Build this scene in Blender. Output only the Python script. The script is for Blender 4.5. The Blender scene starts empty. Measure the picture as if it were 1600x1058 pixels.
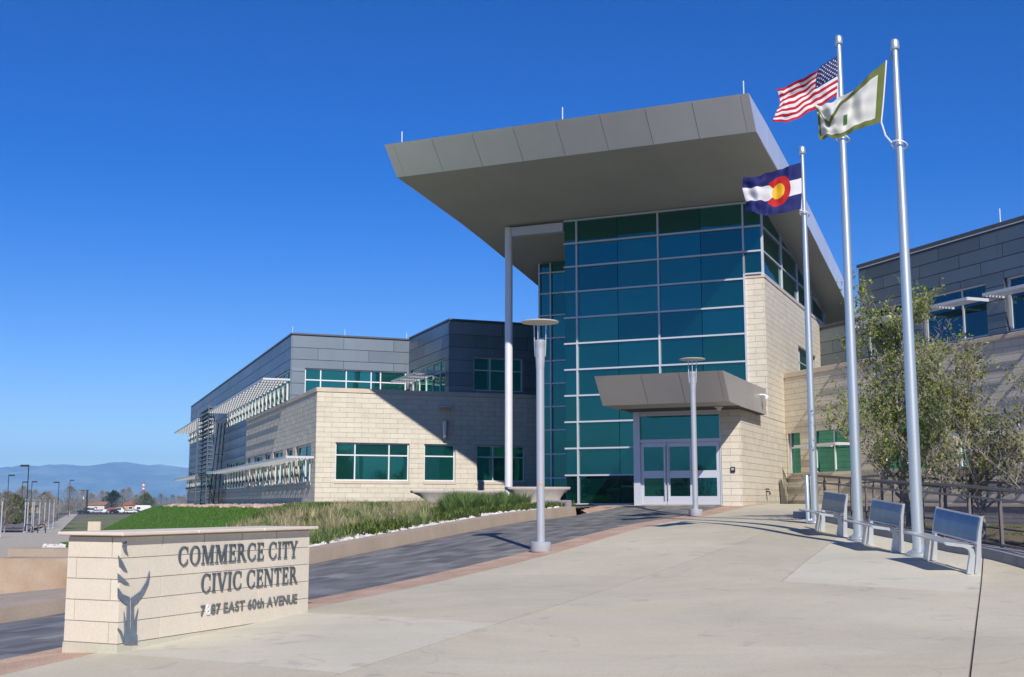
import bpy, bmesh, math, random
import numpy as np
from mathutils import Vector, Matrix
random.seed(7); RNG = np.random.default_rng(7)
SC = bpy.context.scene
COL = SC.collection
R = math.radians

# ---------------------------------------------------------------- camera, sky, sun, exposure
FPX = 1830.0; PITCH = math.atan(258 / FPX); CAM = np.array([0, 0, 1.6])
cd = bpy.data.cameras.new('camera'); cam = bpy.data.objects.new('camera', cd); COL.objects.link(cam)
cd.sensor_width = 36; cd.lens = 36 * FPX / 1600; cd.clip_start = 0.1; cd.clip_end = 40000
cam.location = CAM; cam.rotation_euler = (math.pi / 2 + PITCH, 0, 0); SC.camera = cam
SUN_EL, SUN_AZ = R(36.6), R(180 - 11.5)          # azimuth clockwise from +Y, where the sun stands
world = bpy.data.worlds.new('World'); SC.world = world; world.use_nodes = True
wn = world.node_tree.nodes; wl = world.node_tree.links
bg = wn['Background']; sky = wn.new('ShaderNodeTexSky'); sky.sky_type = 'NISHITA'; sky.sun_disc = False
sky.sun_elevation = SUN_EL; sky.sun_rotation = SUN_AZ
sky.altitude = 1600; sky.air_density = 1.0; sky.dust_density = 0.25; sky.ozone_density = 4.0
hsv = wn.new('ShaderNodeHueSaturation'); hsv.inputs['Saturation'].default_value = 1.42; hsv.inputs['Hue'].default_value = .521
wl.new(sky.outputs[0], hsv.inputs['Color']); wl.new(hsv.outputs[0], bg.inputs['Color'])
bg.inputs['Strength'].default_value = 0.097
sd = bpy.data.lights.new('sun', 'SUN'); sun = bpy.data.objects.new('sun', sd); COL.objects.link(sun)
sd.energy = 4.3; sd.angle = R(0.5); sd.color = (1.0, 0.94, 0.85)
sv = Vector((math.sin(SUN_AZ) * math.cos(SUN_EL), math.cos(SUN_AZ) * math.cos(SUN_EL), math.sin(SUN_EL)))
sun.rotation_euler = sv.to_track_quat('Z', 'Y').to_euler(); sun.location = (20, -40, 40)
vs = SC.view_settings; vs.view_transform = 'Standard'; vs.look = 'None'; vs.exposure = 0.42; vs.gamma = 1; vs.use_curve_mapping = False

# ---------------------------------------------------------------- survey helpers: sight lines of the photo onto known planes
S = np.array([math.sin(R(24)), math.cos(R(24)), 0]); F = np.array([S[1], -S[0], 0])    # tower axes: inward, along front
L = np.array([-math.sin(R(21)), math.cos(R(21)), 0]); G = np.array([L[1], -L[0], 0])   # wing axes
ZV = np.array([0, 0, 1.0])
def ray(px, py):
    u = (px - 800) / FPX; v = (529 - py) / FPX
    return np.array([u, math.cos(PITCH) - v * math.sin(PITCH), math.sin(PITCH) + v * math.cos(PITCH)])
def proj(P):
    d = np.asarray(P, float) - CAM
    y = d[1] * math.cos(PITCH) + d[2] * math.sin(PITCH); v = -d[1] * math.sin(PITCH) + d[2] * math.cos(PITCH)
    if y < 0.2: return (-9e9, -9e9)
    return (800 + FPX * d[0] / y, 529 - FPX * v / y)
def hit(px, py, n, c):
    r = ray(px, py); return CAM + (c - n @ CAM) / (n @ r) * r
def at(px, py, Y):
    r = ray(px, py); return CAM + r * Y / r[1]
def ST(s, t, z=0.0): return S * s + F * t + ZV * z
def LG(l, g, z=0.0): return L * l + G * g + ZV * z

# ground surface of the plaza: thin plate spline through surveyed points
GP = np.array([(-4.1, 12.45, .07), (-2.67, 15.65, .2), (.595, 24.57, .60), (5.53, 35.65, 1.23), (7.96, 40.86, 1.525), (2.6, 40.6, 1.27), (3.8, 42.0, 1.5), (2.0, 47.5, 1.5),
    (.59, 36.5, 1.1), (-1.69, 31.36, .763), (-3.05, 28.3, .543), (-4.33, 25.4, .328), (-7.41, 18.5, -.14), (7.0, 17.7, .54), (6.78, 19.5, .72),
    (6.98, 21, .73), (6.85, 23.1, .89), (7.12, 24.8, .96), (7.0, 27, 1.13), (11.3, 48.3, 1.56), (10.2, 37, 1.45), (1.0, 10.0, .05), (8, 12, .33)])
def _tps(P, lam=0.02):
    n = len(P); d = np.hypot(P[:, None, 0] - P[None, :, 0], P[:, None, 1] - P[None, :, 1])
    K = np.where(d > 0, d * d * np.log(d + 1e-12), 0) + lam * n * np.eye(n)
    Q = np.c_[np.ones(n), P[:, :2]]; A = np.block([[K, Q], [Q.T, np.zeros((3, 3))]])
    return np.linalg.solve(A, np.r_[P[:, 2], 0, 0, 0])
_W = _tps(GP)
def gz(x, y):
    x = np.asarray(x, float); y = np.asarray(y, float)
    d = np.hypot(x[..., None] - GP[:, 0], y[..., None] - GP[:, 1])
    v = (np.where(d > 0, d * d * np.log(d + 1e-12), 0) @ _W[:-3]) + _W[-3] + _W[-2] * x + _W[-1] * y
    return v
def ground_at(px, py):
    r = ray(px, py); a, b = 6.0, 60.0
    f = lambda k: (CAM + r * k)[2] - gz(*(CAM + r * k)[:2])
    ks = np.linspace(5, 60, 400); vals = np.array([f(k) for k in ks])
    i = np.where((vals[:-1] > 0) & (vals[1:] <= 0))[0]
    if len(i) == 0: k = ks[np.argmin(np.abs(vals))]
    else:
        a, b = ks[i[0]], ks[i[0] + 1]
        for _ in range(30):
            m = (a + b) / 2
            if f(m) > 0: a = m
            else: b = m
        k = (a + b) / 2
    P = CAM + r * k; return np.array([P[0], P[1], float(gz(P[0], P[1]))])

# ---------------------------------------------------------------- materials
def _rand(nt):
    oi = nt.nodes.new('ShaderNodeObjectInfo'); ge = nt.nodes.new('ShaderNodeNewGeometry')
    a = nt.nodes.new('ShaderNodeMath'); a.operation = 'ADD'
    nt.links.new(oi.outputs['Random'], a.inputs[0]); nt.links.new(ge.outputs['Random Per Island'], a.inputs[1])
    f = nt.nodes.new('ShaderNodeMath'); f.operation = 'FRACT'; nt.links.new(a.outputs[0], f.inputs[0]); return f.outputs[0]
def mat(name, col, rough=.6, metal=0., rand=0., noise=0., nscale=3., fine=0., fscale=60., bump=0., bscale=40., stretch=(1, 1, 1), col2=None, spec=.5, coords='Object', randcol=None, bdist=.01, cracks=0., specks=0., blotch=0.):
    m = bpy.data.materials.new(name); m.use_nodes = True; nt = m.node_tree; N = nt.nodes; K = nt.links
    b = N['Principled BSDF']; b.inputs['Roughness'].default_value = rough; b.inputs['Metallic'].default_value = metal
    b.inputs['Specular IOR Level'].default_value = spec
    tc = N.new('ShaderNodeNewGeometry') if coords == 'World' else N.new('ShaderNodeTexCoord')
    out = tc.outputs['Position'] if coords == 'World' else tc.outputs[coords]
    mp = N.new('ShaderNodeMapping'); mp.inputs['Scale'].default_value = stretch; K.new(out, mp.inputs[0])
    cur = N.new('ShaderNodeRGB'); cur.outputs[0].default_value = (*col, 1); cur = cur.outputs[0]
    def mix(fac, a, bcol, mode='MIX'):
        x = N.new('ShaderNodeMix'); x.data_type = 'RGBA'; x.blend_type = mode
        if isinstance(fac, float): x.inputs[0].default_value = fac
        else: K.new(fac, x.inputs[0])
        K.new(a, x.inputs[6])
        if isinstance(bcol, tuple): x.inputs[7].default_value = (*bcol, 1)
        else: K.new(bcol, x.inputs[7])
        return x.outputs[2]
    def rng(sock, lo, hi, f0=0., f1=1.):
        r_ = N.new('ShaderNodeMapRange'); K.new(sock, r_.inputs[0]); r_.inputs[1].default_value = f0; r_.inputs[2].default_value = f1
        r_.inputs[3].default_value = lo; r_.inputs[4].default_value = hi; return r_.outputs[0]
    def mul(c, v):
        x = N.new('ShaderNodeMix'); x.data_type = 'RGBA'; x.blend_type = 'MULTIPLY'; x.inputs[0].default_value = 1.
        K.new(c, x.inputs[6]); K.new(v, x.inputs[7]); return x.outputs[2]
    if col2:
        nz = N.new('ShaderNodeTexNoise'); nz.inputs['Scale'].default_value = nscale; nz.inputs['Detail'].default_value = 6; K.new(mp.outputs[0], nz.inputs[0])
        cur = mix(rng(nz.outputs[0], 0., 1., .38, .62), cur, col2)
    if rand or randcol:
        rv = _rand(nt)
        if randcol: cur = mix(rng(rv, 0., 1.), cur, randcol)
        if rand:
            rv2 = N.new('ShaderNodeMath'); rv2.operation = 'MULTIPLY'; rv2.inputs[1].default_value = 7.31; K.new(rv, rv2.inputs[0])
            fr = N.new('ShaderNodeMath'); fr.operation = 'FRACT'; K.new(rv2.outputs[0], fr.inputs[0])
            cur = mul(cur, rng(fr.outputs[0], 1 - rand, 1 + rand))
    if noise:
        nz = N.new('ShaderNodeTexNoise'); nz.inputs['Scale'].default_value = nscale; nz.inputs['Detail'].default_value = 8; nz.inputs['Roughness'].default_value = .65; K.new(mp.outputs[0], nz.inputs[0])
        cur = mul(cur, rng(nz.outputs[0], 1 - noise, 1 + noise, .25, .75))
    if fine:
        nz = N.new('ShaderNodeTexNoise'); nz.inputs['Scale'].default_value = fscale; nz.inputs['Detail'].default_value = 3; K.new(out, nz.inputs[0])
        cur = mul(cur, rng(nz.outputs[0], 1 - fine, 1 + fine, .3, .7))
    if blotch:
        nz = N.new('ShaderNodeTexNoise'); nz.inputs['Scale'].default_value = .23; nz.inputs['Detail'].default_value = 5; nz.inputs['Roughness'].default_value = .7; nz.inputs['Distortion'].default_value = .6; K.new(out, nz.inputs[0])
        cur = mul(cur, rng(nz.outputs[0], 1 - blotch, 1 + blotch * .6, .35, .65))
        n2 = N.new('ShaderNodeTexNoise'); n2.inputs['Scale'].default_value = 1.7; n2.inputs['Detail'].default_value = 6; n2.inputs['Distortion'].default_value = 1.2; K.new(out, n2.inputs[0])
        cur = mix(rng(n2.outputs[0], 0., .55, .60, .72), cur, (.33, .30, .25))
    if cracks:
        nd = N.new('ShaderNodeTexNoise'); nd.inputs['Scale'].default_value = 1.1; nd.inputs['Detail'].default_value = 6; K.new(out, nd.inputs[0])
        va = N.new('ShaderNodeVectorMath'); va.operation = 'MULTIPLY_ADD'; K.new(nd.outputs['Color'], va.inputs[0]); va.inputs[1].default_value = (1.1, 1.1, 0); K.new(out, va.inputs[2])
        fl = N.new('ShaderNodeVectorMath'); fl.operation = 'MULTIPLY'; fl.inputs[1].default_value = (1, 1, 0); K.new(va.outputs[0], fl.inputs[0])
        vo = N.new('ShaderNodeTexVoronoi'); vo.feature = 'DISTANCE_TO_EDGE'; vo.inputs['Scale'].default_value = .21; K.new(fl.outputs[0], vo.inputs['Vector'])
        nm = N.new('ShaderNodeTexNoise'); nm.inputs['Scale'].default_value = .4; K.new(out, nm.inputs[0])
        ln = rng(vo.outputs['Distance'], 1., 0., .0, .0035); gate = rng(nm.outputs[0], 0., 1., .50, .56); mm = N.new('ShaderNodeMath'); mm.operation = 'MULTIPLY'; K.new(ln, mm.inputs[0]); K.new(gate, mm.inputs[1])
        m3 = N.new('ShaderNodeMath'); m3.operation = 'MULTIPLY'; m3.inputs[1].default_value = cracks; K.new(mm.outputs[0], m3.inputs[0]); cur = mix(m3.outputs[0], cur, (.14, .12, .10))
    if specks:
        vo = N.new('ShaderNodeTexVoronoi'); vo.inputs['Scale'].default_value = 1.6; K.new(out, vo.inputs['Vector']); cur = mix(rng(vo.outputs['Distance'], specks, 0., .012, .03), cur, (.09, .08, .07))
        vo = N.new('ShaderNodeTexVoronoi'); vo.inputs['Scale'].default_value = 3.1; K.new(out, vo.inputs['Vector']); cur = mix(rng(vo.outputs['Distance'], specks * .7, 0., .02, .035), cur, (.75, .73, .68))
    K.new(cur, b.inputs['Base Color'])
    if bump:
        nz = N.new('ShaderNodeTexNoise'); nz.inputs['Scale'].default_value = bscale; nz.inputs['Detail'].default_value = 5; K.new(out, nz.inputs[0])
        bp = N.new('ShaderNodeBump'); bp.inputs['Strength'].default_value = bump; bp.inputs['Distance'].default_value = bdist; K.new(nz.outputs[0], bp.inputs['Height']); K.new(bp.outputs[0], b.inputs['Normal'])
    return m
M = {}
M['concrete'] = mat('plaza_concrete', (.54, .49, .36), .85, rand=.05, noise=.14, nscale=.5, fine=.06, fscale=30, bump=.2, bscale=90, coords='World', stretch=(.22, 2.2, 1), col2=(.475, .44, .335), cracks=.22, specks=.7, blotch=.13)
M['newconcrete'] = mat('patched_concrete', (.575, .54, .425), .85, noise=.14, nscale=.7, fine=.06, fscale=40, bump=.2, bscale=90, coords='World', stretch=(.25, 2.0, 1), col2=(.525, .495, .40), cracks=.2, specks=.6, blotch=.09)
M['joint'] = mat('joint_filler', (.12, .11, .095), .95, noise=.2, coords='World')
M['aggregate'] = mat('exposed_aggregate', (.43, .29, .205), .9, noise=.12, nscale=1.5, fine=.45, fscale=110, bump=.5, bscale=150, coords='World', col2=(.48, .34, .25))
M['paver'] = mat('dark_paver', (.128, .128, .126), .7, rand=.24, fine=.12, fscale=30, coords='World', randcol=(.205, .20, .19), noise=.2, nscale=.7)
M['kerb'] = mat('buff_kerb_concrete', (.36, .29, .225), .9, noise=.15, nscale=1.2, fine=.12, fscale=50, bump=.2, coords='World', stretch=(1, 1, .4))
M['greykerb'] = mat('grey_kerb_concrete', (.27, .27, .28), .9, noise=.2, nscale=1.5, fine=.12, bump=.2, coords='World', rand=.06)
M['ochre'] = mat('ochre_concrete', (.35, .245, .165), .9, noise=.16, nscale=1.2, fine=.1, bump=.15, coords='World', col2=(.37, .285, .21))
M['stone'] = mat('limestone_block', (.62, .575, .475), .85, rand=.035, noise=.08, nscale=2.5, fine=.06, fscale=25, bump=.12, bscale=60, randcol=(.595, .54, .44), coords='World')
M['signstone'] = mat('sign_limestone', (.69, .63, .51), .8, rand=.035, noise=.07, nscale=1.6, fine=.05, fscale=40, bump=.12, bscale=90, randcol=(.66, .59, .475), coords='World', col2=(.67, .60, .485))
M['mortar'] = mat('mortar', (.34, .30, .25), .95, noise=.15, coords='World')
M['coping'] = mat('cut_stone_coping', (.56, .47, .37), .8, noise=.12, nscale=1.5, fine=.06, fscale=60, bump=.1, coords='World')
M['signcap'] = mat('cut_stone_cap', (.66, .57, .47), .75, noise=.08, nscale=1.5, fine=.05, fscale=80, coords='World')
M['zinc'] = mat('zinc_panel', (.23, .275, .32), .46, .78, rand=.12, noise=.2, nscale=1.1, stretch=(1, 1, .25), coords='World', col2=(.185, .225, .265), bump=.05, bscale=2)
M['zincdark'] = mat('zinc_trim', (.12, .13, .145), .45, .5, coords='World', noise=.1)
M['alu'] = mat('canopy_aluminium', (.80, .815, .85), .36, .45, rand=.03, noise=.05, nscale=.5, coords='World')
M['alujoint'] = mat('canopy_joint', (.06, .06, .06), .8)
M['soffit'] = mat('soffit_panel', (.43, .43, .405), .5, .1, noise=.1, nscale=.35, coords='World', rand=.04)
M['smallcanopy'] = mat('bronze_grey_panel', (.52, .50, .475), .38, .4, rand=.04, noise=.06, nscale=.6, coords='World')
M['white'] = mat('white_aluminium', (.74, .75, .78), .4, .15, noise=.03, coords='World')
M['shade'] = mat('sunshade_aluminium', (.60, .61, .63), .42, .25, noise=.06, coords='World')
M['mullion'] = mat('clear_aluminium', (.60, .62, .67), .38, .3, noise=.03, coords='World')
M['steel'] = mat('brushed_steel', (.64, .69, .685), .36, .72, noise=.08, nscale=2, stretch=(1, 1, .2), coords='World')
M['galv'] = mat('galvanised_steel', (.60, .62, .66), .48, .55, noise=.12, nscale=6, coords='World')
M['rail'] = mat('brown_rail_paint', (.20, .175, .16), .42, .5, noise=.08, coords='World')
M['bench'] = mat('bench_aluminium', (.60, .62, .63), .34, .55, noise=.08, nscale=8)
M['mesh'] = mat('bench_perforated_back', (.21, .24, .275), .28, .7, noise=.18, nscale=3)
M['lamp'] = mat('silver_lamp_paint', (.47, .49, .53), .36, .35, noise=.06, nscale=3)
M['disc'] = mat('lamp_disc_enamel', (.55, .52, .47), .5, 0)
M['dark'] = mat('black_fitting', (.02, .02, .022), .5)
M['steelletter'] = mat('blue_grey_letter', (.12, .15, .18), .45, .45, noise=.2, nscale=14)
M['lettergrey'] = mat('number_grey', (.17, .18, .185), .5, .3)
M['letterwhite'] = mat('number_bare_face', (.78, .78, .76), .6)
M['emblem'] = mat('emblem_steel', (.20, .25, .31), .42, .5, noise=.25, nscale=9)
def glass(name, dif, tint, rough=.02, fac=.55):
    m = bpy.data.materials.new(name); m.use_nodes = True; nt = m.node_tree; N = nt.nodes; K = nt.links
    b = N['Principled BSDF']; b.inputs['Base Color'].default_value = (*dif, 1); b.inputs['Roughness'].default_value = .05; b.inputs['Specular IOR Level'].default_value = .5
    g = N.new('ShaderNodeBsdfGlossy'); oi = N.new('ShaderNodeObjectInfo'); mr = N.new('ShaderNodeMapRange'); K.new(oi.outputs['Random'], mr.inputs[0]); mr.inputs[3].default_value = .8; mr.inputs[4].default_value = 1.2; mt = N.new('ShaderNodeMix'); mt.data_type = 'RGBA'; mt.blend_type = 'MULTIPLY'; mt.inputs[0].default_value = 1.; mt.inputs[6].default_value = (*tint, 1); K.new(mr.outputs[0], mt.inputs[7]); K.new(mt.outputs[2], g.inputs['Color']); g.inputs['Roughness'].default_value = rough
    tc = N.new('ShaderNodeNewGeometry'); nz = N.new('ShaderNodeTexNoise'); nz.inputs['Scale'].default_value = .6; nz.inputs['Detail'].default_value = 1; K.new(tc.outputs['Position'], nz.inputs[0])
    bp = N.new('ShaderNodeBump'); bp.inputs['Strength'].default_value = .25; bp.inputs['Distance'].default_value = .03; K.new(nz.outputs[0], bp.inputs['Height'])
    wnz = N.new('ShaderNodeTexWhiteNoise'); wnz.noise_dimensions = '1D'; K.new(oi.outputs['Random'], wnz.inputs['W']); vm = N.new('ShaderNodeVectorMath'); vm.operation = 'SUBTRACT'; K.new(wnz.outputs['Color'], vm.inputs[0]); vm.inputs[1].default_value = (.5, .5, .5)
    va = N.new('ShaderNodeVectorMath'); va.operation = 'MULTIPLY_ADD'; K.new(vm.outputs[0], va.inputs[0]); va.inputs[1].default_value = (.03, .03, .03); K.new(bp.outputs[0], va.inputs[2]); vn = N.new('ShaderNodeVectorMath'); vn.operation = 'NORMALIZE'; K.new(va.outputs[0], vn.inputs[0])
    K.new(vn.outputs[0], g.inputs['Normal']); K.new(bp.outputs[0], b.inputs['Normal'])
    x = N.new('ShaderNodeMixShader'); x.inputs[0].default_value = fac; K.new(b.outputs[0], x.inputs[1]); K.new(g.outputs[0], x.inputs[2])
    K.new(x.outputs[0], N['Material Output'].inputs['Surface']); return m
M['glass'] = glass('teal_glass', (.002, .03, .028), (.06, .30, .245))
M['glassdark'] = glass('deep_blue_glass', (.002, .018, .028), (.035, .13, .17))
M['glassw'] = glass('green_window_glass', (.007, .07, .055), (.09, .40, .31))
M['lawn'] = mat('lawn_turf', (.07, .165, .018), .95, noise=.35, nscale=1.2, fine=.3, fscale=18, coords='World', col2=(.08, .15, .03), spec=.1)
M['mulch'] = mat('bed_soil', (.13, .10, .07), .95, noise=.4, nscale=3, fine=.4, fscale=25, coords='World', bump=.6, bscale=20, bdist=.03)
M['field'] = mat('dry_field', (.15, .18, .075), .95, noise=.25, nscale=.05, coords='World', col2=(.19, .18, .10), fine=.2, fscale=1.5, spec=.1)
M['plain'] = mat('plain_land', (.19, .17, .11), .95, noise=.3, nscale=.01, coords='World', col2=(.12, .13, .07), spec=.1)
M['walk'] = mat('far_paving', (.46, .41, .315), .9, noise=.2, nscale=.25, coords='World', fine=.12, fscale=3, stretch=(.25, 1.6, 1), col2=(.38, .345, .275))
M['asphalt'] = mat('asphalt_lot', (.16, .13, .12), .9, noise=.15, nscale=.2, coords='World')
M['yellow'] = mat('road_paint_yellow', (.6, .42, .06), .8)
M['rock'] = mat('white_river_rock', (.62, .60, .57), .85, rand=.15, noise=.12, nscale=6, bump=.3, bscale=14)
M['boulder'] = mat('pink_cobble', (.42, .31, .26), .9, rand=.25, noise=.2, nscale=5)
M['bark'] = mat('grey_bark', (.30, .265, .23), .9, noise=.3, nscale=9, stretch=(1, 1, .3), bump=.5, bscale=30)
M['barkdark'] = mat('dark_bark', (.085, .07, .06), .9, noise=.3, nscale=9)
M['twig'] = mat('bare_twig', (.27, .225, .185), .9, noise=.25, nscale=.4, coords='World')
def leafmat(name, c1, c2, trans=.35):
    m = mat(name, c1, .55, rand=.35, randcol=c2, spec=.3); nt = m.node_tree; N = nt.nodes; K = nt.links; b = N['Principled BSDF']
    src = b.inputs['Base Color'].links[0].from_socket
    t = N.new('ShaderNodeBsdfTranslucent'); K.new(src, t.inputs[0]); x = N.new('ShaderNodeMixShader'); x.inputs[0].default_value = trans
    K.new(b.outputs[0], x.inputs[1]); K.new(t.outputs[0], x.inputs[2]); K.new(x.outputs[0], N['Material Output'].inputs['Surface']); return m
M['leaf'] = leafmat('pear_leaf', (.14, .24, .03), (.33, .36, .09))
M['leafdark'] = leafmat('evergreen_needles', (.018, .04, .014), (.035, .06, .02), .15)
M['blade'] = leafmat('green_grass_blade', (.10, .19, .045), (.19, .27, .09))
M['bladeolive'] = leafmat('olive_groundcover', (.10, .165, .03), (.20, .25, .07))
M['bladetan'] = leafmat('dry_straw_blade', (.60, .50, .32), (.36, .36, .17))
M['bladegrey'] = leafmat('grey_green_blade', (.15, .24, .06), (.33, .37, .17))
M['turfblade'] = leafmat('turf_blade', (.065, .17, .015), (.12, .23, .035))
def attrmat(name, rough=.6, trans=.0):
    m = bpy.data.materials.new(name); m.use_nodes = True; nt = m.node_tree; N = nt.nodes; K = nt.links; b = N['Principled BSDF']
    a = N.new('ShaderNodeAttribute'); a.attribute_name = 'dye'; b.inputs['Roughness'].default_value = rough; K.new(a.outputs['Color'], b.inputs['Base Color'])
    b.inputs['Specular IOR Level'].default_value = .25
    if trans:
        t = N.new('ShaderNodeBsdfTranslucent'); K.new(a.outputs['Color'], t.inputs[0]); x = N.new('ShaderNodeMixShader'); x.inputs[0].default_value = trans
        K.new(b.outputs[0], x.inputs[1]); K.new(t.outputs[0], x.inputs[2]); K.new(x.outputs[0], N['Material Output'].inputs['Surface'])
    return m
M['flag'] = attrmat('dyed_flag_cloth', .7, .28)

# ---------------------------------------------------------------- object helpers
def tag(o, label=None, cat=None, group=None, kind=None):
    if label: o['label'] = label
    if cat: o['category'] = cat
    if group: o['group'] = group
    if kind: o['kind'] = kind
    return o
def thing(name, label, cat, loc=(0, 0, 0), rz=0., group=None):
    o = bpy.data.objects.new(name, None); COL.objects.link(o); o.location = loc; o.rotation_euler = (0, 0, rz); o.empty_display_size = .2
    return tag(o, label, cat, group)
def put(name, me, m=None, parent=None, local=False):
    if m is not None and not me.materials: me.materials.append(m)
    o = bpy.data.objects.new(name, me); COL.objects.link(o)
    if parent is not None:
        o.parent = parent
        if not local: o.matrix_parent_inverse = world_of(parent).inverted()
    return o
def world_of(o):
    mtx = o.matrix_basis.copy()
    if o.parent: mtx = world_of(o.parent) @ o.matrix_parent_inverse @ mtx
    return mtx
class MB:
    """collects verts and faces, becomes one mesh"""
    def __init__(s): s.v = []; s.f = []
    def quad(s, a, b, c, d): n = len(s.v); s.v += [tuple(a), tuple(b), tuple(c), tuple(d)]; s.f.append((n, n + 1, n + 2, n + 3))
    def hexa(s, p):   # 8 points: bottom 4 ccw, top 4 ccw
        n = len(s.v); s.v += [tuple(map(float, q)) for q in p]
        for q in ((3, 2, 1, 0), (4, 5, 6, 7), (0, 1, 5, 4), (1, 2, 6, 5), (2, 3, 7, 6), (3, 0, 4, 7)): s.f.append(tuple(n + i for i in q))
    def box(s, x0, x1, y0, y1, z0, z1): s.hexa([(x0, y0, z0), (x1, y0, z0), (x1, y1, z0), (x0, y1, z0), (x0, y0, z1), (x1, y0, z1), (x1, y1, z1), (x0, y1, z1)])
    def fbox(s, fr, u0, u1, n0, n1, z0, z1):   # frame box: along wall, outward, up
        O, U, N_ = fr; P = lambda u, n, z: O + U * u + N_ * n + ZV * z
        if np.cross(U, N_)[2] > 0: s.hexa([P(u0, n0, z0), P(u1, n0, z0), P(u1, n1, z0), P(u0, n1, z0), P(u0, n0, z1), P(u1, n0, z1), P(u1, n1, z1), P(u0, n1, z1)])
        else: s.hexa([P(u1, n0, z0), P(u0, n0, z0), P(u0, n1, z0), P(u1, n1, z0), P(u1, n0, z1), P(u0, n0, z1), P(u0, n1, z1), P(u1, n1, z1)])
    def prism(s, poly, z0, z1):   # poly list of xy ccw
        n = len(s.v); k = len(poly); s.v += [(p[0], p[1], z0) for p in poly] + [(p[0], p[1], z1) for p in poly]
        s.f.append(tuple(range(n + k - 1, n - 1, -1))); s.f.append(tuple(range(n + k, n + 2 * k)))
        for i in range(k): j = (i + 1) % k; s.f.append((n + i, n + j, n + k + j, n + k + i))
    def tube(s, pts, rad, seg=8, cap=True):
        pts = [np.array(p, float) for p in pts]; rad = rad if hasattr(rad, '__len__') else [rad] * len(pts); rings = []
        ref = None
        for i, p in enumerate(pts):
            d = pts[min(i + 1, len(pts) - 1)] - pts[max(i - 1, 0)]; d = d / (np.linalg.norm(d) + 1e-9)
            if ref is None or abs(ref @ d) > .95: ref = np.array([1., 0, 0]) if abs(d[0]) < .8 else np.array([0, 1., 0])
            a = np.cross(d, ref); a /= np.linalg.norm(a) + 1e-9; b = np.cross(d, a); n = len(s.v)
            s.v += [tuple(p + rad[i] * (a * math.cos(2 * math.pi * k / seg) + b * math.sin(2 * math.pi * k / seg))) for k in range(seg)]; rings.append(n)
            ref = np.cross(a, d)
        for r0, r1 in zip(rings, rings[1:]):
            for k in range(seg): j = (k + 1) % seg; s.f.append((r0 + k, r0 + j, r1 + j, r1 + k))
        if cap: s.f.append(tuple(rings[0] + k for k in reversed(range(seg)))); s.f.append(tuple(rings[-1] + k for k in range(seg)))
    def lathe(s, prof, seg=20, c=(0, 0, 0)):
        rings = []
        for r, z in prof: n = len(s.v); s.v += [(c[0] + r * math.cos(2 * math.pi * k / seg), c[1] + r * math.sin(2 * math.pi * k / seg), c[2] + z) for k in range(seg)]; rings.append(n)
        for r0, r1 in zip(rings, rings[1:]):
            for k in range(seg): j = (k + 1) % seg; s.f.append((r0 + k, r0 + j, r1 + j, r1 + k))
        s.f.append(tuple(rings[0] + k for k in reversed(range(seg)))); s.f.append(tuple(rings[-1] + k for k in range(seg)))
    def mesh(s, name, smooth=False, m=None):
        me = bpy.data.meshes.new(name); me.from_pydata(s.v, [], s.f)
        if smooth: me.shade_smooth()
        if m: me.materials.append(m)
        me.update(); return me
    def obj(s, name, m, parent=None, smooth=False, local=False):
        me = s.mesh(name, smooth, m)
        if smooth: me.set_sharp_from_angle(angle=R(40))
        return put(name, me, None, parent, local)
def bevel(o, w=.01, seg=1):
    bm = bmesh.new(); bm.from_mesh(o.data)
    bmesh.ops.bevel(bm, geom=[e for e in bm.edges if len(e.link_faces) == 2 and e.calc_face_angle(0) > .5], offset=w, segments=seg, affect='EDGES', clamp_overlap=True)
    bm.to_mesh(o.data); bm.free(); return o
def struct(o): o['kind'] = 'structure'; return o
def fastmesh(name, V, Fc, m, smooth=False):
    """V (n,3) array, Fc (k,3) or (k,4) int array"""
    me = bpy.data.meshes.new(name); k = Fc.shape[1]; me.vertices.add(len(V)); me.vertices.foreach_set('co', np.asarray(V, np.float32).ravel())
    me.loops.add(Fc.size); me.loops.foreach_set('vertex_index', Fc.astype(np.int32).ravel()); me.polygons.add(len(Fc))
    me.polygons.foreach_set('loop_start', np.arange(0, Fc.size, k, dtype=np.int32)); me.polygons.foreach_set('loop_total', np.full(len(Fc), k, np.int32))
    if smooth: me.polygons.foreach_set('use_smooth', np.ones(len(Fc), bool))
    if m: me.materials.append(m)
    me.update(calc_edges=True); me.validate(); return me
def copy_thing(src, loc, rz=None, label=None, group=None, scale=None):
    c = src.copy(); COL.objects.link(c); c.location = loc
    if rz is not None: c.rotation_euler = (0, 0, rz)
    if scale is not None: c.scale = (scale,) * 3 if not hasattr(scale, '__len__') else scale
    if label: c['label'] = label
    if group: c['group'] = group
    for ch in list(src.children):
        d = ch.copy(); COL.objects.link(d); d.parent = c
        for g2 in list(ch.children):
            e = g2.copy(); COL.objects.link(e); e.parent = d
    return c
def fr_matrix(O, U, N_):
    return Matrix(((U[0], N_[0], 0, O[0]), (U[1], N_[1], 0, O[1]), (0, 0, 1, O[2]), (0, 0, 0, 1)))

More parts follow.
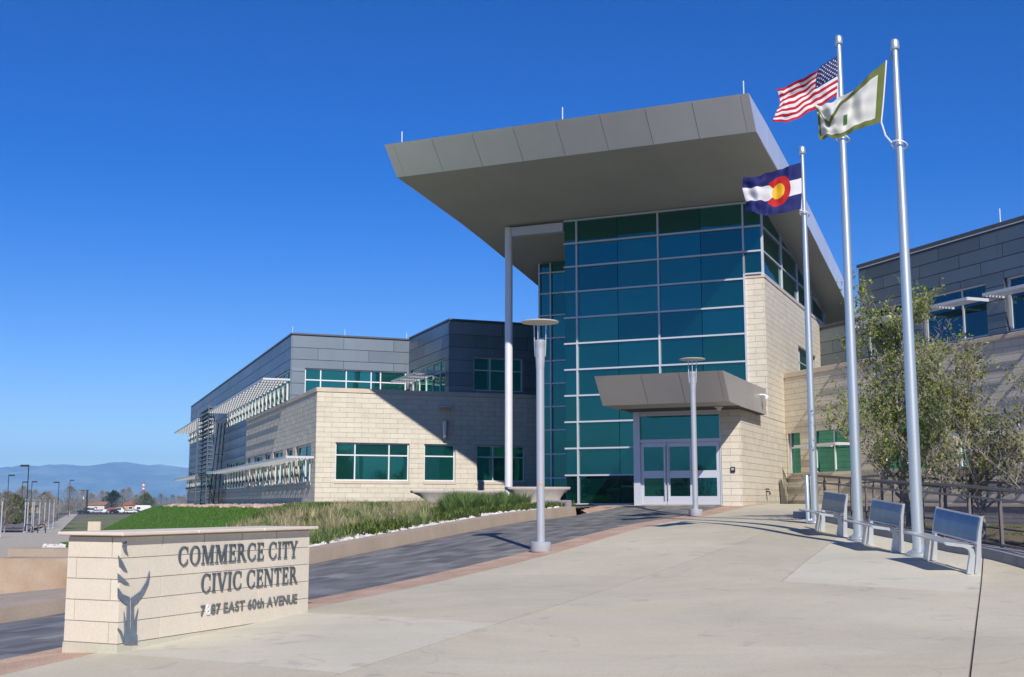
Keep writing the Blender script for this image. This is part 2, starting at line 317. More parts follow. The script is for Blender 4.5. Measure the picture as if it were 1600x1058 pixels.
# ================================================================= SETTING
# broad plain out to the mountains
def sheet(name, xs, ys, zf, m, holes=None, smooth=True):
    X, Y = np.meshgrid(xs, ys); Z = zf(X, Y); nx, ny = len(xs), len(ys)
    V = np.c_[X.ravel(), Y.ravel(), np.broadcast_to(Z, X.shape).ravel()]; I = np.arange(nx * ny).reshape(ny, nx)
    Fc = np.stack([I[:-1, :-1], I[:-1, 1:], I[1:, 1:], I[1:, :-1]], -1).reshape(-1, 4)
    if holes is not None:
        c = V[Fc].mean(1); Fc = Fc[holes(c[:, 0], c[:, 1])]
        used = np.unique(Fc); re = -np.ones(len(V), int); re[used] = np.arange(len(used)); V = V[used]; Fc = re[Fc]
    return put(name, fastmesh(name, V, Fc, m, smooth))
lin = lambda a, b, n: np.linspace(a, b, n)
struct(sheet('plain', lin(-10400, 10400, 27), lin(-10400, 10400, 27), lambda x, y: np.full(x.shape, -2.3), M['plain']))
def zleft(x, y):      # paved slope that falls away to the left
    return np.interp(y, [10, 18, 110, 400], [-.15, -.25, -2.05, -2.05])
kerbline = lambda y: -9.0 + 0 * y
struct(sheet('far_plaza', lin(-75, -4.5, 40), lin(12, 152, 60), zleft, M['walk'], lambda x, y: (x < -7.6 - (y - 18) * .30) & (x * F[0] + y * F[1] < -15.2)))
struct(sheet('field', np.r_[lin(-130, -36, 20)], lin(150, 440, 30), lambda x, y: np.full(x.shape, -2.1), M['field'], lambda x, y: (x > -.375 * y - 2)))
wk = MB(); wk.quad((-.405 * 148, 148, -2.04), (-.382 * 148, 148, -2.04), (-.3665 * 430, 430, -2.04), (-.3735 * 430, 430, -2.04)); struct(wk.obj('footpath', M['walk']))
lot = MB(); lot.quad((-95, 160, -2.06), (-66, 160, -2.06), (-140, 400, -2.06), (-220, 400, -2.06)); struct(lot.obj('parking_lot', M['asphalt']))
yl = MB(); yl.quad((-70.5, 170, -2.055), (-70, 170, -2.055), (-93, 250, -2.055), (-94, 250, -2.055)); struct(yl.obj('lot_marking', M['yellow']))
st2 = MB(); st2.quad((-300, 440, -2.05), (60, 440, -2.05), (60, 480, -2.05), (-300, 480, -2.05)); struct(st2.obj('far_road', M['asphalt']))

# mountains
def ridge(name, Y, prof, depth, m, seed, amp):
    rng_ = np.random.default_rng(seed); xs = lin(-9800, 9800, 420); px = 800 + xs / Y * FPX
    base = np.interp(px, [p[0] for p in prof], [p[1] for p in prof])
    n = sum(np.interp(xs, lin(-9800, 9800, k), rng_.normal(0, 1, k)) / (k / 60) for k in (60, 120, 240, 400))
    H = np.array([(787 - b) * Y / FPX for b in base]) + amp * n
    rows = lin(0, 1, 16); V = []
    for r_ in rows:
        w = np.sin(r_ * math.pi / 2) ** .9
        rough = sum(np.interp(xs + r_ * 700, lin(-11000, 11000, k), rng_.normal(0, 1, k)) / (k / 80) for k in (80, 200, 400))
        V.append(np.c_[xs, np.full(len(xs), Y - depth * (1 - r_)), np.maximum(-2.6, H * w + amp * 1.6 * rough * math.sin(r_ * math.pi) - 4)])
    V = np.concatenate(V); I = np.arange(16 * 420).reshape(16, 420)
    Fc = np.stack([I[:-1, :-1], I[:-1, 1:], I[1:, 1:], I[1:, :-1]], -1).reshape(-1, 4)
    return struct(put(name, fastmesh(name, V, Fc, m, True)))
M['mtn'] = mat('hazed_forested_mountain', (.05, .075, .12), .95, noise=.6, nscale=.0035, coords='World', col2=(.16, .17, .18), spec=.05)  # haze blue mixed into the base colour; mottling stands in for shaded relief
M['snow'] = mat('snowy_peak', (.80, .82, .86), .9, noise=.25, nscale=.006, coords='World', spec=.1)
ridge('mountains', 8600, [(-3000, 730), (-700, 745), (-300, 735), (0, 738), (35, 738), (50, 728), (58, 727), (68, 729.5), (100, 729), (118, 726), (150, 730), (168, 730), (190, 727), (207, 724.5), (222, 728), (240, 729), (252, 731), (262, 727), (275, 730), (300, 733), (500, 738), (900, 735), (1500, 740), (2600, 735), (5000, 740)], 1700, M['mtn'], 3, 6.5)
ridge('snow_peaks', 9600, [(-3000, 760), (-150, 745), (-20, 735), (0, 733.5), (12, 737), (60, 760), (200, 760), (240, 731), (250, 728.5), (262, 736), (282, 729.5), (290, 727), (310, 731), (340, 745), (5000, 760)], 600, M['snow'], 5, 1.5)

# ---- plaza: concrete slabs conforming to the ground, cut along the joints of the photo
def clip_half(poly, a, b, keep):    # keep the side of line a->b (keep=+1: left), polygon list of xy
    d = np.array(b) - np.array(a); nrm = np.array([-d[1], d[0]]) * keep; nrm = nrm / np.linalg.norm(nrm); out = []
    for i in range(len(poly)):
        p, q = np.array(poly[i]), np.array(poly[(i + 1) % len(poly)]); sp, sq = (p - a) @ nrm, (q - a) @ nrm
        if sp >= 0: out.append(p)
        if sp * sq < 0: out.append(p + (q - p) * sp / (sp - sq))
    return out
def slab_mesh(name, poly, m, top=0., thick=.12, step=.6, inset=.0):
    bm = bmesh.new(); vs_ = [bm.verts.new((p[0], p[1], 0)) for p in poly]; bm.faces.new(vs_)
    P = np.array(poly); lo, hi = P.min(0), P.max(0)
    for ax in (0, 1):
        k = max(1, int((hi[ax] - lo[ax]) / step))
        for c in np.linspace(lo[ax], hi[ax], k + 1)[1:-1]:
            no = Vector((1, 0, 0)) if ax == 0 else Vector((0, 1, 0))
            bmesh.ops.bisect_plane(bm, geom=bm.verts[:] + bm.edges[:] + bm.faces[:], plane_co=no * float(c), plane_no=no)
    bmesh.ops.recalc_face_normals(bm, faces=bm.faces[:])
    if bm.faces and bm.faces[0].normal.z < 0: bmesh.ops.reverse_faces(bm, faces=bm.faces[:])
    bedges = [e for e in bm.edges if len(e.link_faces) == 1]
    r_ = bmesh.ops.extrude_edge_only(bm, edges=bedges); low = set(v for v in r_['geom'] if isinstance(v, bmesh.types.BMVert))
    bm.verts.ensure_lookup_table(); A = np.array([(v.co.x, v.co.y) for v in bm.verts]); Z = gz(A[:, 0], A[:, 1]) + top
    for v, z in zip(bm.verts, Z): v.co.z = z - (thick if v in low else 0)
    bmesh.ops.recalc_face_normals(bm, faces=bm.faces[:])
    me = bpy.data.meshes.new(name); bm.to_mesh(me); bm.free(); me.materials.append(m); return me
def dsp(P): return (P @ S, P @ F)
TAN0, TAN1 = -9.9, -9.05    # aggregate band edges (t), refined from the photo
gpt = lambda px, py: ground_at(px, py)[:2]
xy = lambda s, t: (S * s + F * t)[:2]
plaza_poly = [xy(-16, TAN1), xy(0, TAN1), xy(40.6, -9.05), xy(46.0, -8.7), np.array([11.5, 48.0]), np.array([11.2, 40]), np.array([7.55, 30.5]), np.array([7.62, 24]), np.array([8.1, 17]), np.array([9.6, 8]), np.array([12, -14])]
base = put('plaza', slab_mesh('plaza', plaza_poly, M['joint'], top=-.02, thick=.3, step=1.0)); struct(base)
# joints: pairs of ground points
Ja = (gpt(519, 1057), gpt(1180, 838)); Jb = (gpt(552, 960), gpt(790, 975)); Jd = (gpt(838, 898), gpt(1225, 909)); Jf = (gpt(1534, 898), gpt(1515, 1058)); Je = (gpt(1221, 909), gpt(1280, 862)); Jc = (gpt(182, 1022), gpt(480, 1046))
def cut(polys, line, gap=.008, only=None):
    a, b = map(np.array, line); d = (b - a) / np.linalg.norm(b - a); nrm = np.array([-d[1], d[0]]); out = []
    for i, p in enumerate(polys):
        if only is not None and not only(np.mean(p, 0)): out.append(p); continue
        l_ = clip_half(p, a + nrm * gap / 2, b + nrm * gap / 2, 1); r_ = clip_half(p, a - nrm * gap / 2, b - nrm * gap / 2, -1)
        for q in (l_, r_):
            if len(q) > 2 and abs(sum(q[k][0] * q[(k + 1) % len(q)][1] - q[(k + 1) % len(q)][0] * q[k][1] for k in range(len(q)))) > .3: out.append(q)
    return out
side = lambda line, p: np.cross(np.array(line[1]) - np.array(line[0]), np.array(p) - np.array(line[0]))
polys = [plaza_poly]
polys = cut(polys, Ja, .022)
polys = cut(polys, Jf, .022, lambda c: side(Ja, c) < 0)
polys = cut(polys, Jd, .016, lambda c: side(Jf, c) * side(Jf, gpt(1200, 950)) > 0)
polys = cut(polys, Jb, .016, lambda c: side(Ja, c) > 0 and side(Jd, c) * side(Jd, gpt(800, 1000)) > 0)
polys = cut(polys, Jc, .016, lambda c: side(Ja, c) > 0 and side(Jb, c) * side(Jb, gpt(600, 1010)) > 0)
polys = cut(polys, Je, .016, lambda c: side(Ja, c) < 0 and side(Jd, c) * side(Jd, gpt(1200, 850)) > 0 and side(Jf, c) * side(Jf, gpt(1200, 950)) > 0)
far1 = (gpt(1100, 826), gpt(1250, 829)); polys = cut(polys, far1, .016, lambda c: side(Jd, c) * side(Jd, gpt(1200, 850)) > 0 and c[1] > 22)
patch = [gpt(400, 1000), gpt(1350, 885)]
for p in polys:
    c = np.mean(p, 0)
    light = (side(Ja, c) > 0 and side(Jb, c) * side(Jb, gpt(600, 1010)) > 0 and side(Jc, c) * side(Jc, gpt(500, 1000)) > 0) or (side(Jd, c) * side(Jd, gpt(1200, 850)) > 0 and side(Je, c) * side(Je, gpt(1300, 890)) > 0 and side(Ja, c) < 0 and c[1] < 24)
    put('concrete_slab', slab_mesh('concrete_slab', p, M['newconcrete'] if light else M['concrete'], thick=.05), None, base)
# aggregate band
struct(put('aggregate_band', slab_mesh('aggregate_band', [xy(-16, TAN0), xy(42.5, TAN0), xy(42.5, TAN1 - .012), xy(-16, TAN1 - .012)], M['aggregate'], top=.0, thick=.2, step=.8)))
struct(put('entry_band', slab_mesh('entry_band', [xy(38.2, -14.2), xy(45.2, -18.2), xy(45.2, -17.0), xy(42.5, -13.5), xy(42.0, TAN0 - .01), xy(40.4, TAN0 - .01), xy(40.3, -13.2)], M['aggregate'], top=.003, thick=.2, step=.8)))
# dark pavers: running bond in the walkway
path = put('walkway', slab_mesh('walkway', [xy(-16, -14.35), xy(45, -14.35), xy(45, TAN0 - .01), xy(-16, TAN0 - .01)], M['joint'], top=-.025, thick=.25, step=.8)); struct(path)
pl, pw, jg = .60, .30, .008
cells = []
for i, t0 in enumerate(np.arange(TAN0 - .012 - pw, -14.35, -pw)):
    for s0 in np.arange(-6 + (i % 3) * .2, 42.2, pl):
        if t0 < -14.3: continue
        cells.append((s0, t0))
def paver_geo(s0, t0, dz):
    c = [xy(s0 + jg / 2, t0 + jg / 2), xy(s0 + jg / 2, t0 + pw - jg / 2), xy(s0 + pl - jg / 2, t0 + pw - jg / 2), xy(s0 + pl - jg / 2, t0 + jg / 2)]
    return [(q[0], q[1], float(gz(q[0], q[1])) + dz) for q in c]
allz = [(xy(a + pl / 2, b + pw / 2), a, b) for a, b in cells]
def vis(q):
    X, Yp = proj((q[0], q[1], float(gz(q[0], q[1]))))
    return 0 <= X <= 1600 and 0 <= Yp <= 1058 and not (100 < X < 482 and Yp < 1010)
allz.sort(key=lambda e: (0 if vis(e[0]) else 1, np.hypot(*e[0])))
rest = MB(); tone = MB()
for n_, (q, a, b) in enumerate(allz):
    dz = random.uniform(-.0015, .0015); top = paver_geo(a, b, dz); low = [(p[0], p[1], p[2] - .03) for p in top]
    if n_ < 300:
        c0 = np.mean(top, 0); m_ = MB(); order = (0, 3, 2, 1)
        m_.hexa([np.array(low[i]) - c0 for i in order] + [np.array(top[i]) - c0 for i in order]); o = m_.obj('paving_slab', M['paver']); o.location = c0; o.parent = path
    else:
        order = (0, 3, 2, 1); rest.hexa([low[i] for i in order] + [top[i] for i in order])
tag(rest.obj('paving_slab_field', M['paver'], path), kind='stuff')

# ---- kerb of the planting bed and the bed itself
def zk(s): P = xy(s, -14.35); return float(gz(*P))
kb = thing('planter_kerb', 'long buff concrete kerb edging the planting bed beside the dark paved walkway', 'kerb', (0, 0, 0))
edges = [12.5, 15.2, 18.0, 20.8, 23.6, 26.4, 29.2, 32.0, 34.8, 37.7]
for a, b in zip(edges, edges[1:]):
    m_ = MB(); ss = np.linspace(a + .005, b - .005, 6)
    hgt = float(np.interp((a + b) / 2, [8, 13, 22], [.17, .18, .26]))
    sec = lambda s: [np.r_[xy(s, -14.8), zk(s) - .2], np.r_[xy(s, -14.36), zk(s) - .2], np.r_[xy(s, -14.42), zk(s) + hgt], np.r_[xy(s, -14.8), zk(s) + hgt + .01]]
    for p0, p1 in zip(ss, ss[1:]):
        A, B = sec(p0), sec(p1)
        m_.hexa([A[0], B[0], B[1], A[1], A[3], B[3], B[2], A[2]])
    o = m_.obj('kerb_section', M['kerb'], kb)
CORN = LG(53.0, 10.82)
def bedz(x, y):
    x = np.asarray(x, float); y = np.asarray(y, float); s = x * S[0] + y * S[1]; t = x * F[0] + y * F[1]; l = x * L[0] + y * L[1]; g = x * G[0] + y * G[1]
    kp = S[:2][:, None] * s.ravel() + F[:2][:, None] * -14.35; kzv = gz(kp[0], np.minimum(kp[1], 40)).reshape(x.shape) + np.interp(s, [13, 22], [.13, .2])
    dk = np.maximum(0, -14.75 - t); lz = zleft(x, y); dl = np.maximum(0, g - .4)       # distance from left border
    wk_, wl_ = 1 / (dk + .3) ** 2, 1 / (dl + .3) ** 2; b0 = (kzv * wk_ + lz * wl_) / (wk_ + wl_)
    f_ = np.clip(np.minimum(dk / 10., dl / 9.5), 0, 1); f_ = f_ * f_ * (3 - 2 * f_)
    top = np.where(l > 53, 1.47, 1.5)
    return b0 + (top - b0) * f_
inbed = lambda x, y: (x * F[0] + y * F[1] < -14.75) & (x * L[0] + y * L[1] < 53.2) & ((x * S[0] + y * S[1]) < 46.5)
inl = lambda x, y: (x * G[0] + y * G[1] > .4)
struct(sheet('planting_bed', lin(-13, 3.2, 82), lin(14, 63, 200), bedz, M['mulch'], lambda x, y: inbed(x, y) & (x > -9.4) & inl(x, y)))
struct(sheet('lawn', lin(-48, -9.2, 130), lin(20, 114, 240), bedz, M['lawn'], lambda x, y: (x < -9.35) & (x * F[0] + y * F[1] < -14.75) & inl(x, y) & (x * G[0] + y * G[1] < 10.8)))
tb = MB(); tb.hexa([LG(52.9, 10.7, -2), LG(52.9, 37, -2), LG(111, 37, -2), LG(111, 10.7, -2), LG(52.9, 10.7, 1.44), LG(52.9, 37, 1.44), LG(111, 37, 1.44), LG(111, 10.7, 1.44)]); struct(tb.obj('building_pad', M['mulch']))

# low ground right of the plaza
def zright(x, y): return np.minimum(gz(np.minimum(x, 9.0), y), 1.3) - .12 - np.clip(x - 8.2, 0, 8) * .03
struct(sheet('planted_strip', lin(7.9, 40, 50), lin(4, 49, 60), zright, M['mulch'], lambda x, y: (x > np.interp(y, [4, 17, 24, 30, 38, 48], [10.4, 8.35, 7.95, 7.9, 9.6, 11.6])) & (x * G[0] + y * G[1] < 27.9)))
#@@BUILD

# ================================================================= BUILDINGS
BH, BLN, JT = .229, .69, .011
_bm_cache = {}
def boxmesh(key, lx, ly, lz, m):
    k = (key, round(lx, 3), round(ly, 3), round(lz, 3), m.name)
    if k not in _bm_cache:
        b = MB(); b.box(-lx / 2, lx / 2, -ly / 2, ly / 2, -lz / 2, lz / 2); _bm_cache[k] = b.mesh(key, m=m)
    return _bm_cache[k]
def rot_of(U, tilt=0.): return Matrix.Rotation(math.atan2(U[1], U[0]), 4, 'Z') @ Matrix.Rotation(tilt, 4, 'X')
def cutint(a, b, holes):
    segs = [(a, b)]
    for h0, h1 in holes:
        out = []
        for x, y in segs:
            if h1 <= x or h0 >= y: out.append((x, y)); continue
            if h0 > x: out.append((x, h0))
            if h1 < y: out.append((h1, y))
        segs = out
    return [q for q in segs if q[1] - q[0] > .03]
def grid_fill(mb, fr, u0, u1, z0, z1, ops, n0, n1):
    """backing wall with rectangular openings"""
    zs = sorted({z0, z1, *[min(max(z, z0), z1) for o in ops for z in o[2:4]]})
    for a, b in zip(zs, zs[1:]):
        if b - a < 1e-4: continue
        for x, y in cutint(u0, u1, [(o[0], o[1]) for o in ops if o[2] < (a + b) / 2 < o[3]]): mb.fbox(fr, x, y, n0, n1, a, b)
class Cladding:
    """collects the pieces of one building; the 300 that show largest become parts, the rest one part"""
    def __init__(s, root, name, m, field): s.root, s.name, s.m, s.field, s.items = root, name, m, field, []
    def add(s, parent, fr, u0, u1, z0, z1, n0, n1, prio=1., tilt=0.):
        c = fr[0] + fr[1] * (u0 + u1) / 2 + fr[2] * (n0 + n1) / 2 + ZV * (z0 + z1) / 2
        a, b = proj(c - fr[1] * (u1 - u0) / 2 - ZV * (z1 - z0) / 2), proj(c + fr[1] * (u1 - u0) / 2 + ZV * (z1 - z0) / 2); mid = proj(c)
        area = abs(b[0] - a[0]) * abs(b[1] - a[1]) if 0 <= mid[0] <= 1600 and 0 <= mid[1] <= 1058 else 0
        s.items.append((area * prio, parent, fr, u0, u1, z0, z1, n0, n1, c, tilt))
    def finish(s):
        s.items.sort(key=lambda e: -e[0]); rest = MB()
        for i, (ar, parent, fr, u0, u1, z0, z1, n0, n1, c, tilt) in enumerate(s.items):
            if i < 300 and ar > 0:
                o = put(s.name, boxmesh(s.name, u1 - u0, n1 - n0, z1 - z0, s.m)); o.parent = parent
                o.matrix_parent_inverse = world_of(parent).inverted(); o.matrix_basis = Matrix.Translation(Vector(c)) @ rot_of(fr[1], tilt)
            else: rest.fbox(fr, u0, u1, n0, n1, z0, z1)
        if rest.v: tag(rest.obj(s.field, s.m, s.root), kind='stuff')
def block_wall(cl, wall, fr, u0, u1, z0, z1, ops=(), hide=None, bh=BH, ln=BLN, proud=.02, jt=JT, phase=0.):
    nrow = int(math.ceil((z1 - z0) / bh - 1e-6))
    for r_ in range(nrow):
        a = z1 - (r_ + 1) * bh; b = a + bh
        if a < z0 - .02: a = z0
        if b - a < .05: continue
        off = ((r_ % 2) * ln / 2 + phase) % ln; ps = np.arange(u0 - ln + off, u1 + ln, ln)
        holes = [(o[0], o[1]) for o in ops if o[2] < (a + b) / 2 < o[3]]
        for p in ps:
            x0, x1 = max(p, u0), min(p + ln, u1)
            if x1 - x0 < .04: continue
            for x, y in cutint(x0, x1, holes):
                x2, y2 = x + jt / 2, y - jt / 2
                if y2 - x2 < .03: continue
                pr = 1. if not (hide and hide((x + y) / 2, (a + b) / 2)) else .0
                cl.add(wall, fr, x2, y2, a + jt / 2, b - jt / 2, -.02, proud + random.uniform(-.002, .003), pr)
def panel_wall(cl, wall, fr, u0, u1, z0, z1, ops=(), ph=.44, pl_=1.95, prio=1.):
    nrow = int(math.ceil((z1 - z0) / ph - 1e-6)); jt = .026
    for r_ in range(nrow):
        b = z1 - r_ * ph; a = max(b - ph, z0)
        if b - a < .05: continue
        ps = np.arange(u0 - pl_ + (r_ % 2) * pl_ / 2, u1 + pl_, pl_); cuts = sorted({o[k] for o in ops for k in (2, 3) if a + .03 < o[k] < b - .03})
        for za, zb in zip([a] + cuts, cuts + [b]):
            holes = [(o[0], o[1]) for o in ops if o[2] < (za + zb) / 2 < o[3]]
            for p in ps:
                x0, x1 = max(p, u0), min(p + pl_, u1)
                if x1 - x0 < .05: continue
                for x, y in cutint(x0, x1, holes): cl.add(wall, fr, x + jt / 2, y - jt / 2, za + (jt / 2 if za == a else 0), zb - (jt / 2 if zb == b else 0), -.02, .026, prio, random.uniform(-.008, .008))
def window(root, fr, u0, u1, z0, z1, us=(), zs=(), depth=-.14, fw=.06, m='white', g='glassw', sill=False, proud=0., name='window'):
    mb = MB(); w = fw; n0, n1 = depth - .03, depth + .05 + proud
    mb.fbox(fr, u0, u0 + w, n0, n1, z0, z1); mb.fbox(fr, u1 - w, u1, n0, n1, z0, z1)
    mb.fbox(fr, u0 + w, u1 - w, n0, n1, z0, z0 + w); mb.fbox(fr, u0 + w, u1 - w, n0, n1, z1 - w, z1)
    ue = [u0 + w] + [x for u in us for x in (u - w / 2, u + w / 2)] + [u1 - w]; ze = [z0 + w] + [x for z in zs for x in (z - w / 2, z + w / 2)] + [z1 - w]
    for u in us: mb.fbox(fr, u - w / 2, u + w / 2, n0, n1 - .004, z0 + w, z1 - w)
    for z in zs:
        for a, b in zip(ue[0::2], ue[1::2]): mb.fbox(fr, a, b, n0, n1 - .008, z - w / 2, z + w / 2)
    o = mb.obj(name, M[m], root)
    for a, b in zip(ue[0::2], ue[1::2]):
        for c, d in zip(ze[0::2], ze[1::2]):
            p = MB(); p.fbox(fr, a, b, depth - .012, depth + .002, c, d); p.obj('pane', M[g], o)
    if sill: s_ = MB(); s_.fbox(fr, u0 - .05, u1 + .05, -.1, .05, z0 - .13, z0 - .004); s_.obj('window_sill', M['coping'], root)
    return o
def sunshade(root, fr, u0, u1, z, out=1.15, n=8, bracket=1.35, strut=None, endplate=True):
    mb = MB(); st_ = max(2, n)
    for k in range(st_):   # tilted blades parallel to the wall
        a = .16 + (out - .2) * k / (st_ - 1); P = lambda u, nn, zz: fr[0] + fr[1] * u + fr[2] * nn + ZV * (z + zz)
        q = [(a - .032, -.006), (a + .032, -.006), (a + .032, .010), (a - .032, .010)]
        mb.hexa([P(u0, *q[0]), P(u1, *q[0]), P(u1, *q[1]), P(u0, *q[1]), P(u0, *q[3]), P(u1, *q[3]), P(u1, *q[2]), P(u0, *q[2])])
    nb = max(1, round((u1 - u0) / bracket))
    for u in np.linspace(u0, u1, nb + 1):
        mb.fbox(fr, u - .02, u + .02, .0, out + .02, z - .05, z + .05)
    mb.fbox(fr, u0, u1, out + .02, out + .05, z - .05, z + .05)
    o = mb.obj('sunshade', M['shade'], root); return o
def coping(root, fr, u0, u1, z0, z1, over=.06, back=-.35, m='coping', name='coping'):
    mb = MB(); mb.fbox(fr, u0, u1, back, over, z0, z1); return bevel(mb.obj(name, M[m], root), .012)

FRf = (LG(52.998, 0), G, -L); FRl = (LG(0, 10.82), L, -G); FRr = (LG(0, 27.77), L, -G)
FTs = (ST(0, -9.35), S, F); FTf = (ST(45.27, 0), F, -S); FVf = (ST(40.565, 0), F, -S)
PX = lambda fr, px, py: (lambda P: (float((P - fr[0]) @ fr[1]), float(P[2])))(hit(px, py, fr[2], float(fr[0] @ fr[2])))

# ------------------------------------------------ left office wing
LW = thing('office_wing', 'long two storey wing of pale stone with blue grey metal upper floor and white sunshades', 'building', LG(52.998, 10.82, 1.4))
clb = Cladding(LW, 'stone_block', M['stone'], 'stone_block_field'); clp = Cladding(LW, 'metal_panel', M['zinc'], 'metal_panel_field')
wf_ops = [(11.711, 15.201, 2.639, 4.365), (15.934, 17.465, 2.639, 4.365), (18.532, 21.019, 2.639, 4.365)]
w = MB(); grid_fill(w, FRf, 10.82 + .02, 22.55, .9, 6.667, wf_ops, -.3, -.0); wallF = w.obj('stone_wall', M['mortar'], LW)
block_wall(clb, wallF, FRf, 10.82, 22.55, .95, 6.667, wf_ops)
for (a, b, c, d), us in zip(wf_ops, ([12.639, 14.254], [], [19.395, 20.23])): window(LW, FRf, a, b, c, d, us, [3.809], sill=True, g='glassw')
px2l = lambda px: PX(FRl, px, 720)[0]
wl_ops = []
for a, b in ((486.5, 462.2), (457.7, 447.8), (442.4, 427.2), (422.7, 414.6), (410.1, 397.6), (392.2, 387.7)): wl_ops.append((px2l(a), px2l(b), 2.584, 4.365))
w = MB(); grid_fill(w, FRl, 53.276, 74.611, .9, 6.667, wl_ops, -.3, 0); grid_fill(w, FRl, 74.611, 109.69, .9, 2.547, (), -.3, 0); wallL = w.obj('stone_wall', M['mortar'], LW)
block_wall(clb, wallL, FRl, 52.998, 74.611, .95, 6.667, wl_ops, phase=.2); block_wall(clb, wallL, FRl, 74.611, 109.69, 1.0, 2.547, (), phase=.2)
for a, b, c, d in wl_ops: window(LW, FRl, a, b, c, d, [a + (b - a) / 2] if b - a > 1.2 else [], [3.781], g='glass', sill=True)
coping(LW, FRf, 10.765, 22.55, 6.667, 6.871); coping(LW, FRl, 53.267, 74.704, 6.667, 6.871)
rf_ = MB(); rf_.hexa([LG(53.174, 11.043, 6.518), LG(53.174, 37.12, 6.518), LG(108.576, 37.12, 6.518), LG(108.576, 11.043, 6.518), LG(53.174, 11.043, 6.611), LG(53.174, 37.12, 6.611), LG(108.576, 37.12, 6.611), LG(108.576, 11.043, 6.611)]); rf_.obj('terrace_roof', M['zincdark'], LW)
# upper floor
FUf = (LG(60.088, 0), G, -L); FUl = (LG(0, 10.876), L, -G); FUr = (LG(0, 17.187), L, -G); FUd = (LG(53.174, 0), G, -L)
f_op = [(11.6, 17.029, 6.936, 8.56)]
w = MB(); grid_fill(w, FUf, 10.895, 17.168, 6.611, 10.277, f_op, -.3, -.02); mw1 = w.obj('metal_wall', M['zincdark'], LW)
panel_wall(clp, mw1, FUf, 10.895, 17.168, 6.611, 10.23, f_op, ph=.62, pl_=2.7)
window(LW, FUf, 11.6, 17.029, 6.936, 8.56, [12.435, 13.79, 15.126, 15.637], [7.957], g='glassw')
r_op = [(53.778, 59.763, 6.89, 8.606)]
w = MB(); grid_fill(w, FUr, 53.193, 60.079, 6.611, 10.351, r_op, -.3, -.02); mw2 = w.obj('metal_wall', M['zincdark'], LW)
panel_wall(clp, mw2, FUr, 53.174, 60.06, 6.611, 10.305, r_op, ph=.62, pl_=2.7)
window(LW, FUr, 53.778, 59.763, 6.89, 8.606, [54.938, 56.144, 57.35, 58.557], [8.003], g='glassw'); sunshade(LW, FUr, 54.01, 59.578, 7.957, 1.1)
d_op = [(18.43, 20.982, 7.001, 8.634)]
w = MB(); grid_fill(w, FUd, 17.205, 22.829, 6.611, 10.351, d_op, -.3, -.02); mw3 = w.obj('metal_wall', M['zincdark'], LW)
panel_wall(clp, mw3, FUd, 17.187, 22.829, 6.611, 10.305, d_op, ph=.62, pl_=2.7)
window(LW, FUd, 18.43, 20.982, 7.001, 8.634, [19.302, 20.138], [8.003], g='glassw', m='mullion')
LOU = (px2l(352), px2l(334.5))
up_op = [(60.274, LOU[0] - .3, 6.908, 8.514), (LOU[1] + .4, 109.133, 6.908, 8.514)]; lo_op = [(75.075, LOU[0] - .3, 2.584, 4.365), (LOU[1] + .4, 109.133, 2.584, 4.365)]
w = MB(); grid_fill(w, FUl, 60.107, 74.611, 6.611, 10.277, up_op, -.3, -.02); grid_fill(w, FUl, 74.611, 109.69, 2.547, 10.277, up_op + lo_op, -.3, -.02); mw4 = w.obj('metal_wall', M['zincdark'], LW)
panel_wall(clp, mw4, FUl, 60.088, 74.611, 6.89, 10.23, up_op, ph=.62, pl_=2.7); panel_wall(clp, mw4, FUl, 74.611, 109.69, 2.547, 10.23, up_op + lo_op, ph=.62, pl_=2.7)
for a, b, c, d in up_op + lo_op: window(LW, FUl, a, b, c, d, list(np.arange(a + 1.35, b - .5, 1.35)), [8.003 if c > 4.755 else 3.781], g='glass')
sunshade(LW, FUl, 60.227, LOU[0] - .2, 7.929, 1.35, 9); sunshade(LW, FUl, LOU[1] + .3, 109.782, 7.929, 1.35, 9)
sunshade(LW, FRl, 53.406, LOU[0] - .2, 3.697, 1.25, 8); sunshade(LW, FRl, LOU[1] + .3, 109.782, 3.697, 1.25, 8)
# white struts that hang the shades, one by one
for zA, zB, fr, rngs in ((2.621, 3.642, FRl, [(53.731, LOU[0] - .4), (LOU[1] + .5, 109.411)]), (6.89, 7.873, FUl, [(60.413, LOU[0] - .4), (LOU[1] + .5, 109.411)])):
    for a, b in rngs:
        for u in np.arange(a, b, 1.35):
            mb = MB(); mb.fbox(fr, u - .03, u + .03, .10, .16, zA, zB); o = mb.obj('shade_strut', M['shade'], LW)
            mb = MB(); mb.fbox(fr, u - .05, u + .05, .165, .24, zA + .25, zA + .40); mb.obj('floodlight', M['dark'], o)
for fr, u0, u1, zt in ((FUf, 10.82, 17.242, 10.277), (FUr, 53.23, 60.088, 10.351), (FUd, 17.131, 22.829, 10.351), (FUl, 60.134, 109.782, 10.277)): coping(LW, fr, u0, u1, zt, zt + .09, .05, -.4, 'zincdark', 'roof_trim')
rf_ = MB(); rf_.hexa([LG(60.32, 11.09, 10.045), LG(60.32, 37.12, 10.045), LG(109.504, 37.12, 10.045), LG(109.504, 11.09, 10.045), LG(60.32, 11.09, 10.184), LG(60.32, 37.12, 10.184), LG(109.504, 37.12, 10.184), LG(109.504, 11.09, 10.184)])
rf_.hexa([LG(53.453, 17.446, 10.045), LG(53.453, 27.84, 10.045), LG(60.301, 27.84, 10.045), LG(60.301, 17.446, 10.045), LG(53.453, 17.446, 10.184), LG(53.453, 27.84, 10.184), LG(60.301, 27.84, 10.184), LG(60.301, 17.446, 10.184)]); rf_.obj('roof', M['zincdark'], LW)
